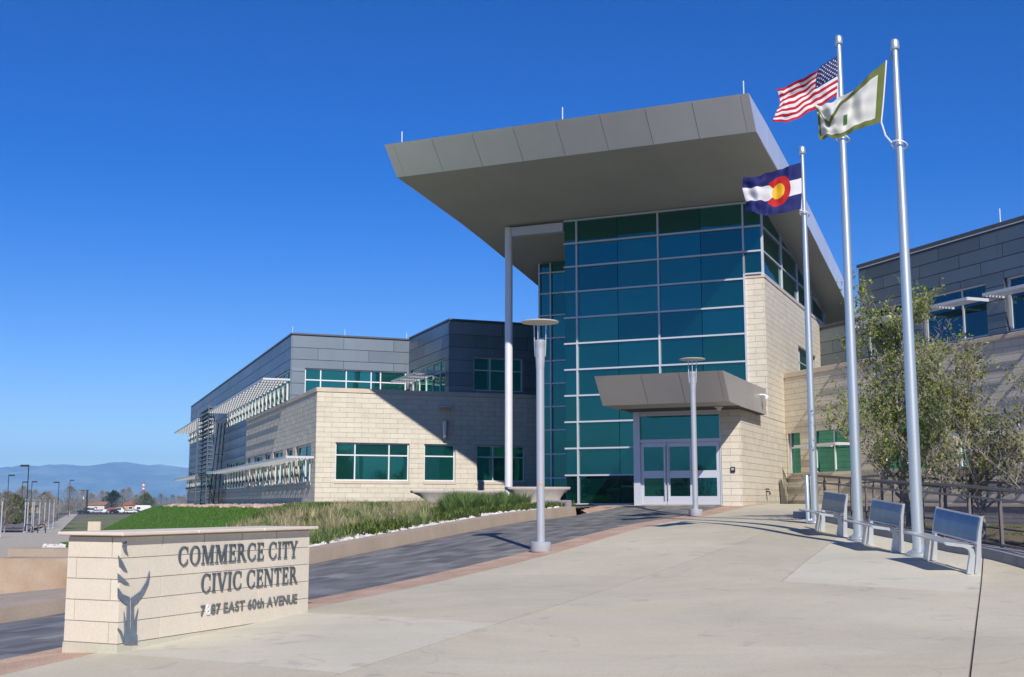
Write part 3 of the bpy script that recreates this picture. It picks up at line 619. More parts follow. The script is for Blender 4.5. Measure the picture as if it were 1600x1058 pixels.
core = MB(); core.hexa([LG(53.36, 11.229, 1), LG(53.36, 37.12, 1), LG(109.318, 37.12, 1), LG(109.318, 11.229, 1), LG(53.36, 11.229, 6.5), LG(53.36, 37.12, 6.5), LG(109.318, 37.12, 6.5), LG(109.318, 11.229, 6.5)])
core.hexa([LG(60.506, 11.229, 6.63), LG(60.506, 37.12, 6.63), LG(109.318, 37.12, 6.63), LG(109.318, 11.229, 6.63), LG(60.506, 11.229, 10.026), LG(60.506, 37.12, 10.026), LG(109.318, 37.12, 10.026), LG(109.318, 11.229, 10.026)])
core.hexa([LG(53.592, 17.586, 6.63), LG(53.592, 27.84, 6.63), LG(60.413, 27.84, 6.63), LG(60.413, 17.586, 6.63), LG(53.592, 17.586, 10.026), LG(53.592, 27.84, 10.026), LG(60.413, 27.84, 10.026), LG(60.413, 17.586, 10.026)]); core.obj('blackout_core', M['dark'], LW)  # added solid black core filling the wing, no rooms modelled
# louvred screen tower on the long wall
a, b = LOU[0] - .1, LOU[1] + .1; mb = MB()
for u in (a - .06, b + .06):
    for n_ in (.86, 1.26): mb.fbox(FRl, u - .04, u + .04, n_ - .04, n_ + .04, 1.46, 8.47)
for z in (2.4, 5.0, 7.9):
    for u in (a - .06, b + .06): mb.fbox(FRl, u - .03, u + .03, .0, .82, z - .03, z + .03)
lf = tag(mb.obj('louvre_frame', M['zincdark'], LW), kind='stuff')
for z in np.arange(1.693, 8.374, .30): mb = MB(); mb.fbox(FRl, a, b, .9, 1.22, z, z + .05); mb.obj('louvre_blade', M['zinc'], LW)
for k in range(3): mb = MB(); mb.tube([FRl[0] + FRl[1] * (a - .35 - .16 * k) + FRl[2] * (1.1 - .3 * k) + ZV * 1.507, FRl[0] + FRl[1] * (a - .35 - .16 * k) + FRl[2] * (.6 - .2 * k) + ZV * 7.168], .045, 6); mb.obj('brace_rod', M['dark'], LW)
# sconce on the front wall
u, z = PX(FRf, 693, 670); P = FRf[0] + FRf[1] * u - L * .25
mb = MB(); mb.lathe([(.10, -.42), (.16, .35), (.14, .36)], 14, P + ZV * z); sc_ = mb.obj('wall_sconce', M['lamp'], LW, True)
mb = MB(); mb.lathe([(.40, 0), (.40, .03)], 24, P - L * .1 + ZV * (z + .98)); mb.obj('sconce_disc', M['disc'], sc_, True)
mb = MB()
for d in (-.22, .22): mb.tube([P + G * d * .5 + ZV * (z - .1), P + G * d * 1.4 - L * .1 + ZV * (z + .98)], .012, 6)
mb.tube([P + ZV * (z - .45), P + L * .3 + ZV * (z - .45)], .06, 8); mb.obj('sconce_bracket', M['lamp'], sc_)
for px in (458, 540, 637):
    u, z = PX(FUf, px, 533); mb = MB(); mb.tube([FUf[0] + FUf[1] * u + L * .2 + ZV * 10.23, FUf[0] + FUf[1] * u + L * .2 + ZV * 10.72], .014, 6); mb.obj('lightning_rod', M['white'], LW)
clb.finish(); clp.finish()

# ------------------------------------------------ entrance tower
TW = thing('entrance_tower', 'tall glass entrance hall under a huge tilted grey roof, with a pale stone side wall', 'building', ST(45.27, -13, 1.5))
clt = Cladding(TW, 'stone_block', M['stone'], 'stone_block_field')
s_w = (PX(FTs, 1247.5, 570)[0], PX(FTs, 1268, 580)[0] + 1.2); s_op = [(s_w[0], s_w[1], 6.9, 8.5)]
w = MB(); grid_fill(w, FTs, 40.6, 59.4, 1.2, 4.92, (), -.35, 0); grid_fill(w, FTs, 45.29, 59.4, 4.92, 10.38, s_op, -.35, 0)
w.fbox(FVf, -10.03, -9.37, -.35, 0, 1.2, 4.92); w.fbox(FTf, -10.10, -9.37, -.35, 0, 4.92, 10.38); wallT = w.obj('stone_wall', M['mortar'], TW)
hid = lambda u, z: u > 48.7 and z < 6.8
block_wall(clt, wallT, FTs, 40.585, 59.4, 1.25, 4.87, (), hid); block_wall(clt, wallT, FTs, 45.29, 59.4, 4.87, 10.38, s_op, hid, phase=.16)
block_wall(clt, wallT, FVf, -10.04, -9.33, 1.25, 4.87, (), phase=.32); block_wall(clt, wallT, FTf, -10.1, -9.33, 4.87, 10.38, (), phase=.36)
window(TW, FTs, *s_op[0], us=[s_w[0] + .9], zs=[7.9], g='glassw', m='mullion')
coping(TW, FTs, 45.33, 59.4, 10.38, 10.52, .05, -.3); coping(TW, FTf, -10.1, -9.30, 10.38, 10.52, .05, -.3)
# roof
ZB = lambda s: float(np.interp(s, [36, 38.75, 45.27, 50, 55, 60.3, 62.5], [14.5, 14.2, 13.5, 12.78, 12.0, 11.1, 10.75]))
T0, T1 = -22.15, -8.1; ss = [38.75, 42, 45.27, 48, 51, 54, 57, 60, 62.3]; BD = .34
rmb = MB()
for a, b in zip(ss, ss[1:]):
    rmb.hexa([ST(a, T0 + .03, ZB(a) + .03), ST(a, T1 - .03, ZB(a) + .03), ST(b, T1 - .03, ZB(b) + .03), ST(b, T0 + .03, ZB(b) + .03), ST(a, T0 + .03, ZB(a) + 1.0), ST(a, T1 - .03, ZB(a) + 1.0), ST(b, T1 - .03, ZB(b) + 1.0), ST(b, T0 + .03, ZB(b) + 1.0)])
rmb.hexa([ST(38.82, T0 + .03, ZB(38.75) + .03), ST(38.82, T1 - .03, ZB(38.75) + .03), ST(38.76, T1 - .03, ZB(38.75) + .03), ST(38.76, T0 + .03, ZB(38.75) + .03), ST(37.8, T0 + .03, 15.18), ST(37.8, T1 - .03, 15.18), ST(38.76, T1 - .03, 15.14), ST(38.76, T0 + .03, 15.14)])
roof = rmb.obj('roof', M['alujoint'], TW)
seams = [T0, T0 + .36] + list(np.linspace(T0 + .36, T1 - .3, 9)[1:]) + [T1]
def slope_box(c):   # 4 outer pts + thickness dir
    q, d = c; return [np.array(p) + d for p in q], q
def plate(name, pts, d, m, parent, g=.012):
    pts = [np.array(p) for p in pts]; c = sum(pts) / 4; pts = [p + (c - p) / np.linalg.norm(c - p) * g for p in pts]
    mb = MB(); mb.hexa([p - d for p in pts] + pts); return mb.obj(name, m, parent)
for a, b in zip(seams, seams[1:]):
    plate('fascia_panel', [ST(38.75, a, 14.2), ST(38.75, b, 14.2), ST(37.72, b, 15.24), ST(37.72, a, 15.24)], -S * -.03, M['alu'], roof)
sseg = [38.75] + list(np.arange(40.6, 62, 1.9)) + [62.3]
for sgn, t in ((1, T1), (-1, T0)):
    for i, (a, b) in enumerate(zip(sseg, sseg[1:])):
        a2 = 37.72 if i == 0 else a; za2 = 15.24 if i == 0 else ZB(a) + 1.02
        q = [ST(a, t, ZB(a)), ST(b, t, ZB(b)), ST(b, t, ZB(b) + 1.02), ST(a2, t, za2)]
        if sgn < 0: q = [q[1], q[0], q[3], q[2]]
        plate('fascia_panel', q, F * sgn * .03, M['alu'], roof)
for a, b in zip(ss, ss[1:]):   # soffit: field and two border strips
    for t0, t1 in ((T0 + .0, T0 + BD), (T0 + BD, T1 - BD), (T1 - BD, T1)):
        nn = 4 if t1 - t0 > 1 else 1
        for c0, c1 in zip(np.linspace(t0, t1, nn + 1), np.linspace(t0, t1, nn + 1)[1:]):
            g_ = .008 if nn == 1 else .0015
            plate('soffit_panel', [ST(a, c1, ZB(a) + .006), ST(a, c0, ZB(a) + .006), ST(b, c0, ZB(b) + .006), ST(b, c1, ZB(b) + .006)], -ZV * .02, M['soffit'], roof, g_)
for px in (628, 879, 1162, 1383):
    t = PX(FTf, px, 200)[0] if px < 1200 else None
    b0 = hit(px, {628: 222, 879: 185, 1162: 145}.get(px, 400), S, 38.2) if px < 1200 else None
    if b0 is None: continue
    mb = MB(); mb.tube([b0 - ZV * .3, b0 + ZV * .42], .022, 6); mb.obj('lightning_rod', M['white'], TW)
tp = MB()
for a, b in zip(ss, ss[1:]): tp.hexa([ST(a, T0 + .05, ZB(a) + 1.0), ST(a, T1 - .05, ZB(a) + 1.0), ST(b, T1 - .05, ZB(b) + 1.0), ST(b, T0 + .05, ZB(b) + 1.0), ST(a, T0 + .05, ZB(a) + 1.015), ST(a, T1 - .05, ZB(a) + 1.015), ST(b, T1 - .05, ZB(b) + 1.015), ST(b, T0 + .05, ZB(b) + 1.015)])
tp.obj('roof_membrane', M['zincdark'], roof)
# column and beam
cp = ST(45.27 - .02, -20.3); mb = MB(); mb.tube([cp + ZV * 1.2, cp + ZV * 13.42], .165, 24); mb.obj('column', M['white'], TW, True)
mb = MB(); mb.fbox(FTf, -20.12, -17.75, -.18, .14, 13.02, 13.4); mb.obj('beam', M['mullion'], TW)
mb = MB(); mb.lathe([(.3, 0), (.3, .1), (.2, .12)], 20, cp + ZV * 1.45); mb.obj('column_base', M['white'], TW)
# curtain wall
def curtain(name, fr, ucols, ujoint, zrows, u0, u1, ztop, m='mullion', mw=.065, md=.12, skip=None, overL=.03):
    mb = MB()
    for u in ucols: mb.fbox(fr, u - mw / 2, u + mw / 2, -.05, md, zrows[0], ztop)
    for z in zrows: mb.fbox(fr, u0 - overL, u1, -.05, md - .012, z - mw / 2, z + mw / 2)
    o = mb.obj(name, M[m], TW); edges = sorted({u0, u1, *ucols, *ujoint}); zz = list(zrows) + ([ztop] if ztop - zrows[-1] > .1 else [])
    for a, b in zip(edges, edges[1:]):
        for c, d in zip(zz, zz[1:]):
            if skip and skip((a + b) / 2, (c + d) / 2): continue
            p = MB(); p.fbox(fr, a + .011, b - .011, -.02, .0, c + .011, d - .011); p.obj('pane', M['glass'], o)
    return o
zr = [1.58] + [PX(FTf, 884, y)[1] for y in (743, 701.2, 660.1, 619.2, 578.7, 538.1, 497.8, 457.5, 418.4, 382.1, 346.5)]
curtain('curtain_wall', FTf, [-17.15, -13.6, -10.1], [-15.37, -11.85], zr[:9], -17.7, -10.1, zr[9])
curtain('curtain_wall', FTf, [-17.15, -13.6], [-15.37, -11.85], zr[9:], -17.7, -10.13, zr[-1])
curtain('corner_glazing', FTf, [-10.1], [], [10.56] + zr[9:], -10.1, -9.42, zr[-1], overL=.0)
FT2 = (ST(49.8, 0), F, -S); t2a, t2b = PX(FT2, 843, 500)[0], PX(FT2, 861.5, 500)[0]
zr2 = [1.5] + [PX(FT2, 862, y)[1] for y in (747.1, 709.9, 672.3, 635.8, 599.6, 564.3, 528.8, 493.3, 459, 426.5)]
curtain('curtain_wall', FT2, [t2a + .03, t2b], [], zr2, t2a, -17.6, 12.72)
bk = MB(); bk.fbox(FTf, -17.66, -9.5, -4.3, -.06, 1.3, 13.42); bk.fbox(FT2, t2a + .05, -9.9, -9.0, -.06, 1.3, 11.2); bk.obj('blackout_core', M['dark'], TW)  # solid black boxes added behind the glass to block light
p = MB(); p.hexa([ST(45.29, -17.72, 1.5), ST(49.78, -17.72, 1.5), ST(49.78, -17.7, 1.5), ST(45.29, -17.7, 1.5), ST(45.29, -17.72, 13.4), ST(49.78, -17.72, 12.75), ST(49.78, -17.7, 12.75), ST(45.29, -17.7, 13.4)]); p.obj('side_glazing', M['glass'], TW)
p = MB(); p.fbox(FT2, t2a, t2a + .05, -9.0, -.03, 1.5, 11.2); p.obj('side_glazing', M['glass'], TW)
# clerestory along the stone wall
scol = [45.36] + [PX(FTs, px, 470)[0] for px in (1223.7, 1247.5)] ; dlt = scol[2] - scol[1]; scol += [scol[2] + dlt * k for k in (1, 2, 3)]
scol = [s for s in scol if s < 60.5] + [60.4]
mb = MB(); FTg = (ST(0, -9.42), S, F)
for s in scol[:-1]: mb.fbox(FTg, s - .035, s + .035, -.06, .08, 10.53, ZB(s) + .01)
for z in (10.56, 11.48, 12.47):
    s1 = np.interp(-z, [-ZB(q) for q in np.linspace(45, 62, 60)], np.linspace(45, 62, 60)); mb.fbox(FTg, 45.33, min(s1, 60.4), -.05, .07, z - .03, z + .03)
for a, b in zip(np.linspace(45.3, 60.3, 9), np.linspace(45.3, 60.3, 9)[1:]):
    P = lambda s, n, dz: FTg[0] + FTg[1] * s + FTg[2] * n + ZV * (ZB(s) + dz)
    mb.hexa([P(a, -.04, -.07), P(a, .075, -.07), P(b, .075, -.07), P(b, -.04, -.07), P(a, -.04, -.004), P(a, .075, -.004), P(b, .075, -.004), P(b, -.04, -.004)])
cl_ = mb.obj('clerestory_frame', M['mullion'], TW)
for a, b in zip(scol, scol[1:]):
    for z0, z1 in ((10.56, 11.48), (11.48, 12.47), (12.47, 13.5)):
        za, zb_ = min(z1, ZB(a) - .03), min(z1, ZB(b) - .03)
        if za <= z0 + .02: continue
        if zb_ < z0:  # triangle
            sx = a + (b - a) * (za - z0) / max(za - zb_, 1e-3); pts = [(a, z0), (sx, z0), (a, za)]
        else: pts = [(a, z0), (b, z0), (b, max(zb_, z0 + .001)), (a, za)]
        q = [FTg[0] + FTg[1] * s + ZV * z for s, z in pts]; mb = MB(); n = len(q)
        mb.v = [tuple(p) for p in q] + [tuple(p - F * .02) for p in q]; mb.f = [tuple(range(n)), tuple(range(2 * n - 1, n - 1, -1))] + [(i, n + i, n + (i + 1) % n, (i + 1) % n) for i in range(n)]
        mb.obj('pane', M['glass'], cl_)
# vestibule: doors, transom, jambs
mb = MB(); mb.fbox(FVf, -13.24, -13.0, -4.6, .06, 1.5, 4.88); mb.fbox(FVf, -13.0, -10.04, -.12, .0, 3.76, 3.88); mb.fbox(FVf, -13.0, -10.04, -.12, .0, 4.72, 4.88); mb.fbox(FVf, -10.10, -10.045, -.12, -.01, 1.5, 3.76); mb.fbox(FVf, -10.10, -10.045, -.12, -.01, 3.88, 4.72); dfm = mb.obj('entrance_frame', M['mullion'], TW)
mb = MB(); mb.fbox(FVf, -13.0, -10.11, -.07, -.05, 3.88, 4.72); mb.obj('transom_pane', M['glass'], dfm)
mb = MB(); mb.fbox(FVf, -13.2, -9.4, -4.6, -.4, 1.3, 4.86); mb.obj('vestibule_blackout', M['dark'], TW)  # added solid black box behind the doors, keeps light out
dw = (13.0 - 10.11) / 3
for k in range(3):
    a = -13.0 + k * dw + .008; b = a + dw - .016; mb = MB(); e = .11
    mb.fbox(FVf, a, a + e, -.09, -.03, 1.56, 3.75); mb.fbox(FVf, b - e, b, -.09, -.03, 1.56, 3.75)
    for z0, z1 in ((1.56, 1.86), (2.50, 2.76), (3.61, 3.75)): mb.fbox(FVf, a + e, b - e, -.09, -.03, z0, z1)
    d = mb.obj('door', M['mullion'], TW)
    for z0, z1 in ((1.86, 2.50), (2.76, 3.61)): mb = MB(); mb.fbox(FVf, a + e, b - e, -.07, -.05, z0, z1); mb.obj('pane', M['glass'], d)
    uh = b - .05 if k == 0 else a + .05; mb = MB(); q = FVf[0] + FVf[1] * uh + FVf[2] * .04
    mb.tube([q + ZV * 1.75, q + ZV * 3.62], .022, 10)
    for z in (1.95, 3.4): mb.tube([q + ZV * z, q - FVf[2] * .08 + ZV * z], .014, 6)
    mb.obj('pull_handle', M['steel'], d, True)
# small canopy
CN = [-13.4, -12.7, -11.3, -9.85, -9.15, -9.0]
CN = [-13.4] + [PX((ST(37.3, 0), F, -S), px, py)[0] for px, py in ((1007, 610), (1066, 605), (1127, 605))] + [-9.02]
mb = MB(); mb.hexa([ST(37.76, -13.36, 4.91), ST(37.76, -9.06, 4.91), ST(43.36, -9.06, 4.85), ST(43.36, -13.36, 4.85), ST(36.96, -13.36, 5.8), ST(36.96, -9.06, 5.8), ST(43.36, -9.06, 5.78), ST(43.36, -13.36, 5.78)]); cn = mb.obj('entrance_canopy', M['alujoint'], TW)
for a, b in zip(CN, CN[1:]): plate('canopy_panel', [ST(37.72, a, 4.90), ST(37.72, b, 4.90), ST(36.91, b, 5.84), ST(36.91, a, 5.84)], S * .03, M['smallcanopy'], cn, .01)
sx = [37.72, PX((ST(0, -9.02), S, F), 1160, 615)[0], PX((ST(0, -9.02), S, F), 1179, 625)[0], 43.4]
for i, (a, b) in enumerate(zip(sx, sx[1:])): plate('canopy_panel', [ST(a, -9.02, 4.90 if i == 0 else 4.86), ST(b, -9.02, 4.86), ST(b, -9.02, 5.82), ST(a if i else 36.91, -9.02, 5.84 if i == 0 else 5.82)], F * .03, M['smallcanopy'], cn, .009)
plate('canopy_panel', [ST(43.4, -13.4, 4.86), ST(37.72, -13.4, 4.9), ST(36.91, -13.4, 5.84), ST(43.4, -13.4, 5.82)], -F * .03, M['smallcanopy'], cn, .009)
for a, b in zip(np.linspace(37.75, 40.5, 3), np.linspace(37.75, 40.5, 3)[1:]): plate('canopy_soffit', [ST(a, -9.05, 4.905), ST(a, -13.37, 4.905), ST(b, -13.37, 4.885), ST(b, -9.05, 4.885)], -ZV * .02, M['soffit'], cn, .006)
mb = MB(); mb.hexa([ST(36.93, -13.38, 5.80), ST(36.93, -9.04, 5.80), ST(43.38, -9.04, 5.80), ST(43.38, -13.38, 5.80), ST(36.93, -13.38, 5.835), ST(36.93, -9.04, 5.835), ST(43.38, -9.04, 5.815), ST(43.38, -13.38, 5.815)]); mb.obj('canopy_roof', M['zincdark'], cn)
# cameras, call plate, hose bib
q = ST(39.2, -9.75, 4.87); mb = MB(); mb.lathe([(.15, 0), (.15, -.035), (.09, -.05), (.085, -.09), (.05, -.13), (.01, -.14)], 16, q); mb.obj('dome_camera', M['disc'], TW, True)
u, z = PX((ST(0, -9.02), S, F), 1188, 617); q = ST(u, -8.98, z); mb = MB(); mb.tube([q - F * .05, q + F * .1, q + F * .18 - ZV * .05], .035, 8); mb.lathe([(.07, 0), (.08, -.1), (.05, -.16), (.01, -.17)], 12, q + F * .18 - ZV * .03); mb.obj('wall_camera', M['white'], TW, True)
u, z = PX(FVf, 1145.5, 734); mb = MB(); mb.fbox(FVf, u - .085, u + .085, .024, .075, z - .1, z + .1); bx = bevel(mb.obj('door_button', M['dark'], TW), .02)
mb = MB(); mb.fbox(FVf, u - .05, u + .05, .076, .082, z - .02, z + .06); mb.obj('button_plate', M['lamp'], bx)
u, z = PX(FTs, 1196, 768); q = FTs[0] + FTs[1] * u + F * .02 + ZV * z; mb = MB(); mb.tube([q, q + F * .12, q + F * .16 - ZV * .12], [.03, .03, .045], 8); mb.tube([q + ZV * .09 - S * .08, q + F * .1 + ZV * .09 + S * .08], .02, 6); mb.tube([q - ZV * .02, q - ZV * .3], .012, 6); mb.obj('hose_tap', M['dark'], TW, True)
mb = MB(); mb.fbox(FTf, -17.85, -13.28, -.1, .22, 1.3, 1.55); mb.obj('glazing_sill', M['white'], TW)
clt.finish()

# ------------------------------------------------ right office wing
RW = thing('office_wing', 'two storey wing behind the flagpoles with dark metal panels above buff stone', 'building', LG(30, 27.77, 1))
crb = Cladding(RW, 'stone_block', M['stone'], 'stone_block_field'); crp = Cladding(RW, 'metal_panel', M['zinc'], 'metal_panel_field')
g_ops = [(39.95, 40.8, 2.72, 4.5), (36.62, 39.1, 2.72, 4.5), (32.6, 34.9, 2.72, 4.5), (29.2, 31.1, 2.72, 4.5), (26.0, 28.35, 2.72, 4.5), (21.5, 24, 2.72, 4.5)]
w = MB(); grid_fill(w, FRr, 14, 41.1, -.6, 6.72, g_ops, -.3, 0); wr = w.obj('stone_wall', M['mortar'], RW)
block_wall(crb, wr, FRr, 14, 41.1, .0, 6.72, g_ops)
for a, b, c, d in g_ops: window(RW, FRr, a, b, c, d, [(a + b) / 2] if b - a > 1.2 else [], [3.85], sill=True, g='glassw')
coping(RW, FRr, 14, 41.05, 6.72, 6.93)
u_ops = [(33.35, 35.55, 6.98, 8.72), (29.45, 32.5, 6.98, 8.72), (25.5, 28.62, 6.98, 8.72), (21.5, 24.6, 6.98, 8.72)]
FRu = (LG(0, 27.80), L, -G)
w = MB(); grid_fill(w, FRu, 14, 35.9, 6.9, 10.42, u_ops, -.3, -.02); wm = w.obj('metal_wall', M['zincdark'], RW)
panel_wall(crp, wm, FRu, 14, 35.88, 6.95, 10.3, u_ops, ph=.45, pl_=1.95)
for a, b, c, d in u_ops: window(RW, FRu, a, b, c, d, [a + (b - a) * .39] if b - a < 2.6 else [a + (b - a) * .39, a + (b - a) * .97], [], g='glassdark', m='mullion'); sunshade(RW, FRu, a - .1, b + .05, 8.12, .85, 6, 1.6)
for a, b, c, d in g_ops[1:]: sunshade(RW, FRr, a - .1, b + .1, 3.82, .8, 6, 1.3)
coping(RW, FRu, 14, 35.95, 10.42, 10.54, .05, -.4, 'zincdark', 'roof_trim')
mb = MB(); mb.fbox(FRu, 14, 35.9, .03, .05, 10.36, 10.40); mb.obj('trim_line', M['mullion'], RW)
# end wall of upper floor and the link wall behind
FRe = (LG(35.88, 0), G, L); w = MB(); w.fbox(FRe, 27.82, 34.4, -.3, -.02, 6.9, 10.42); w.fbox(FRe, 27.84, 34.4, -.02, .0, 6.95, 10.4); w.obj('metal_wall', M['zinc'], RW)
FRk = (LG(0, 34.45), L, -G); k_op = [(36.4, 47.2, 7.2, 8.05)]
w = MB(); grid_fill(w, FRk, 35.9, 47.7, 6.9, 10.1, k_op, -.3, -.02); wk2 = w.obj('metal_wall', M['zincdark'], RW); panel_wall(crp, wk2, FRk, 35.9, 47.7, 8.05, 10.0, k_op, ph=.62, pl_=1.95)
window(RW, FRk, 36.4, 47.2, 7.0, 8.05, list(np.arange(38.2, 47, 1.8)), [], g='glassw'); coping(RW, FRk, 35.9, 47.75, 10.1, 10.22, .06, -.4, 'zincdark', 'roof_trim')
rr = MB(); rr.hexa([LG(14, 27.9, 6.7), LG(14, 44, 6.7), LG(48, 44, 6.7), LG(41, 27.9, 6.7), LG(14, 27.9, 6.85), LG(14, 44, 6.85), LG(48, 44, 6.85), LG(41, 27.9, 6.85)]); rr.hexa([LG(14, 28, 10.2), LG(14, 44, 10.2), LG(35.6, 44, 10.2), LG(35.6, 28, 10.2), LG(14, 28, 10.35), LG(14, 44, 10.35), LG(35.6, 44, 10.35), LG(35.6, 28, 10.35)]); rr.obj('roof', M['zincdark'], RW)
cr = MB(); cr.hexa([LG(14, 28.2, -.5), LG(14, 44, -.5), LG(47.5, 44, -.5), LG(40.8, 28.2, -.5), LG(14, 28.2, 6.69), LG(14, 44, 6.69), LG(47.5, 44, 6.69), LG(40.8, 28.2, 6.69)]); cr.hexa([LG(14, 28.2, 6.87), LG(14, 44, 6.87), LG(35.5, 44, 6.87), LG(35.5, 28.2, 6.87), LG(14, 28.2, 10.19), LG(14, 44, 10.19), LG(35.5, 44, 10.19), LG(35.5, 28.2, 10.19)]); cr.obj('blackout_core', M['dark'], RW)  # added solid black core inside this wing, no rooms modelled
u, z = PX(FRu, 1563, 345); mb = MB(); mb.tube([FRu[0] + L * u + ZV * 10.5, FRu[0] + L * u + ZV * 11.0], .018, 6); mb.obj('lightning_rod', M['white'], RW)
crb.finish(); crp.finish()
#@@OBJ

# ================================================================= OBJECTS
# ------------------------------------------------ monument sign
ts, s0, s1, tb_ = -8.80, 9.71, 13.21, -9.53
FRg = (ST(0, ts), S, F); FRh = (ST(s0, 0), F, -S); FRb = (ST(0, tb_), S, -F); FRi = (ST(s1, 0), F, S)
SG = thing('monument_sign', 'low pale stone block sign with steel lettering and wheat emblem under a flat stone cap', 'sign', ST((s0 + s1) / 2, (ts + tb_) / 2, .1))
zt, zb = PX(FRg, 182, 839.5)[1], PX(FRg, 182, 1007)[1]; sbh = (zt - zb) / 5
sln = PX(FRg, 80 + .275 * 868, 900)[0] - PX(FRg, 80 + .275 * 632, 900)[0]
cs = Cladding(SG, 'stone_block', M['signstone'], 'stone_block_field')
mb = MB(); mb.hexa([ST(s0 + .009, ts - .009, -.15), ST(s0 + .009, tb_ + .009, -.15), ST(s1 - .009, tb_ + .009, -.15), ST(s1 - .009, ts - .009, -.15), ST(s0 + .009, ts - .009, zt + .012), ST(s0 + .009, tb_ + .009, zt + .012), ST(s1 - .009, tb_ + .009, zt + .012), ST(s1 - .009, ts - .009, zt + .012)]); sw_ = mb.obj('sign_wall', M['mortar'], SG)
ph1 = (PX(FRg, 80 + .275 * 632, 870)[0] - s0) % sln
sfr = lambda fr, d: (fr[0] - fr[2] * d, fr[1], fr[2])
for r_ in range(5):
    z1_ = zt - r_ * sbh; z0_ = z1_ - sbh
    for fr, a, b, ph in ((FRg, s0, s1, (ph1 + (r_ % 2) * sln / 2) % sln), (FRh, tb_ + .006, ts - .006, .12 if r_ % 2 else .60), (FRb, s0, s1, (r_ % 2) * sln / 2), (FRi, tb_ + .006, ts - .006, .3 if r_ % 2 else .55)):
        xs_ = sorted({a, b, *[x for x in np.arange(a + ph - 4 * sln, b + sln, sln) if a + .05 < x < b - .05]})
        for x0, x1 in zip(xs_, xs_[1:]):
            cs.add(sw_, fr, x0 + (.0065 if x0 > a + .01 else .001), x1 - (.0065 if x1 < b - .01 else .001), z0_ + .004, z1_ - .004, -.021, -.001 + random.uniform(-.001, .001))
cs.finish()
mb = MB(); mb.hexa([ST(s0 - .006, ts + .006, -.12), ST(s0 - .006, tb_ - .006, -.12), ST(s1, tb_ - .006, -.12), ST(s1, ts + .006, -.12), ST(s0 - .006, ts + .006, zb - .006), ST(s0 - .006, tb_ - .006, zb - .006), ST(s1, tb_ - .006, zb - .006), ST(s1, ts + .006, zb - .006)]); mb.obj('footing', M['newconcrete'], SG)
cz0, cz1 = zt + .012, 1.303; cuts_ = [s0 - .085, PX(FRg, 80 + .275 * 805, 834)[0], PX(FRg, 80 + .275 * 1180, 828)[0], s1 + .085]
for a, b in zip(cuts_, cuts_[1:]):
    mb = MB(); o_ = .085; a += .003; b -= .003
    mb.hexa([ST(a, ts + o_, cz0), ST(a, tb_ - o_, cz0), ST(b, tb_ - o_, cz0), ST(b, ts + o_, cz0), ST(a, ts + o_, cz1), ST(a, tb_ - o_, cz1), ST(b, tb_ - o_, cz1), ST(b, ts + o_, cz1)]); bevel(mb.obj('cap_stone', M['signcap'], SG), .008)
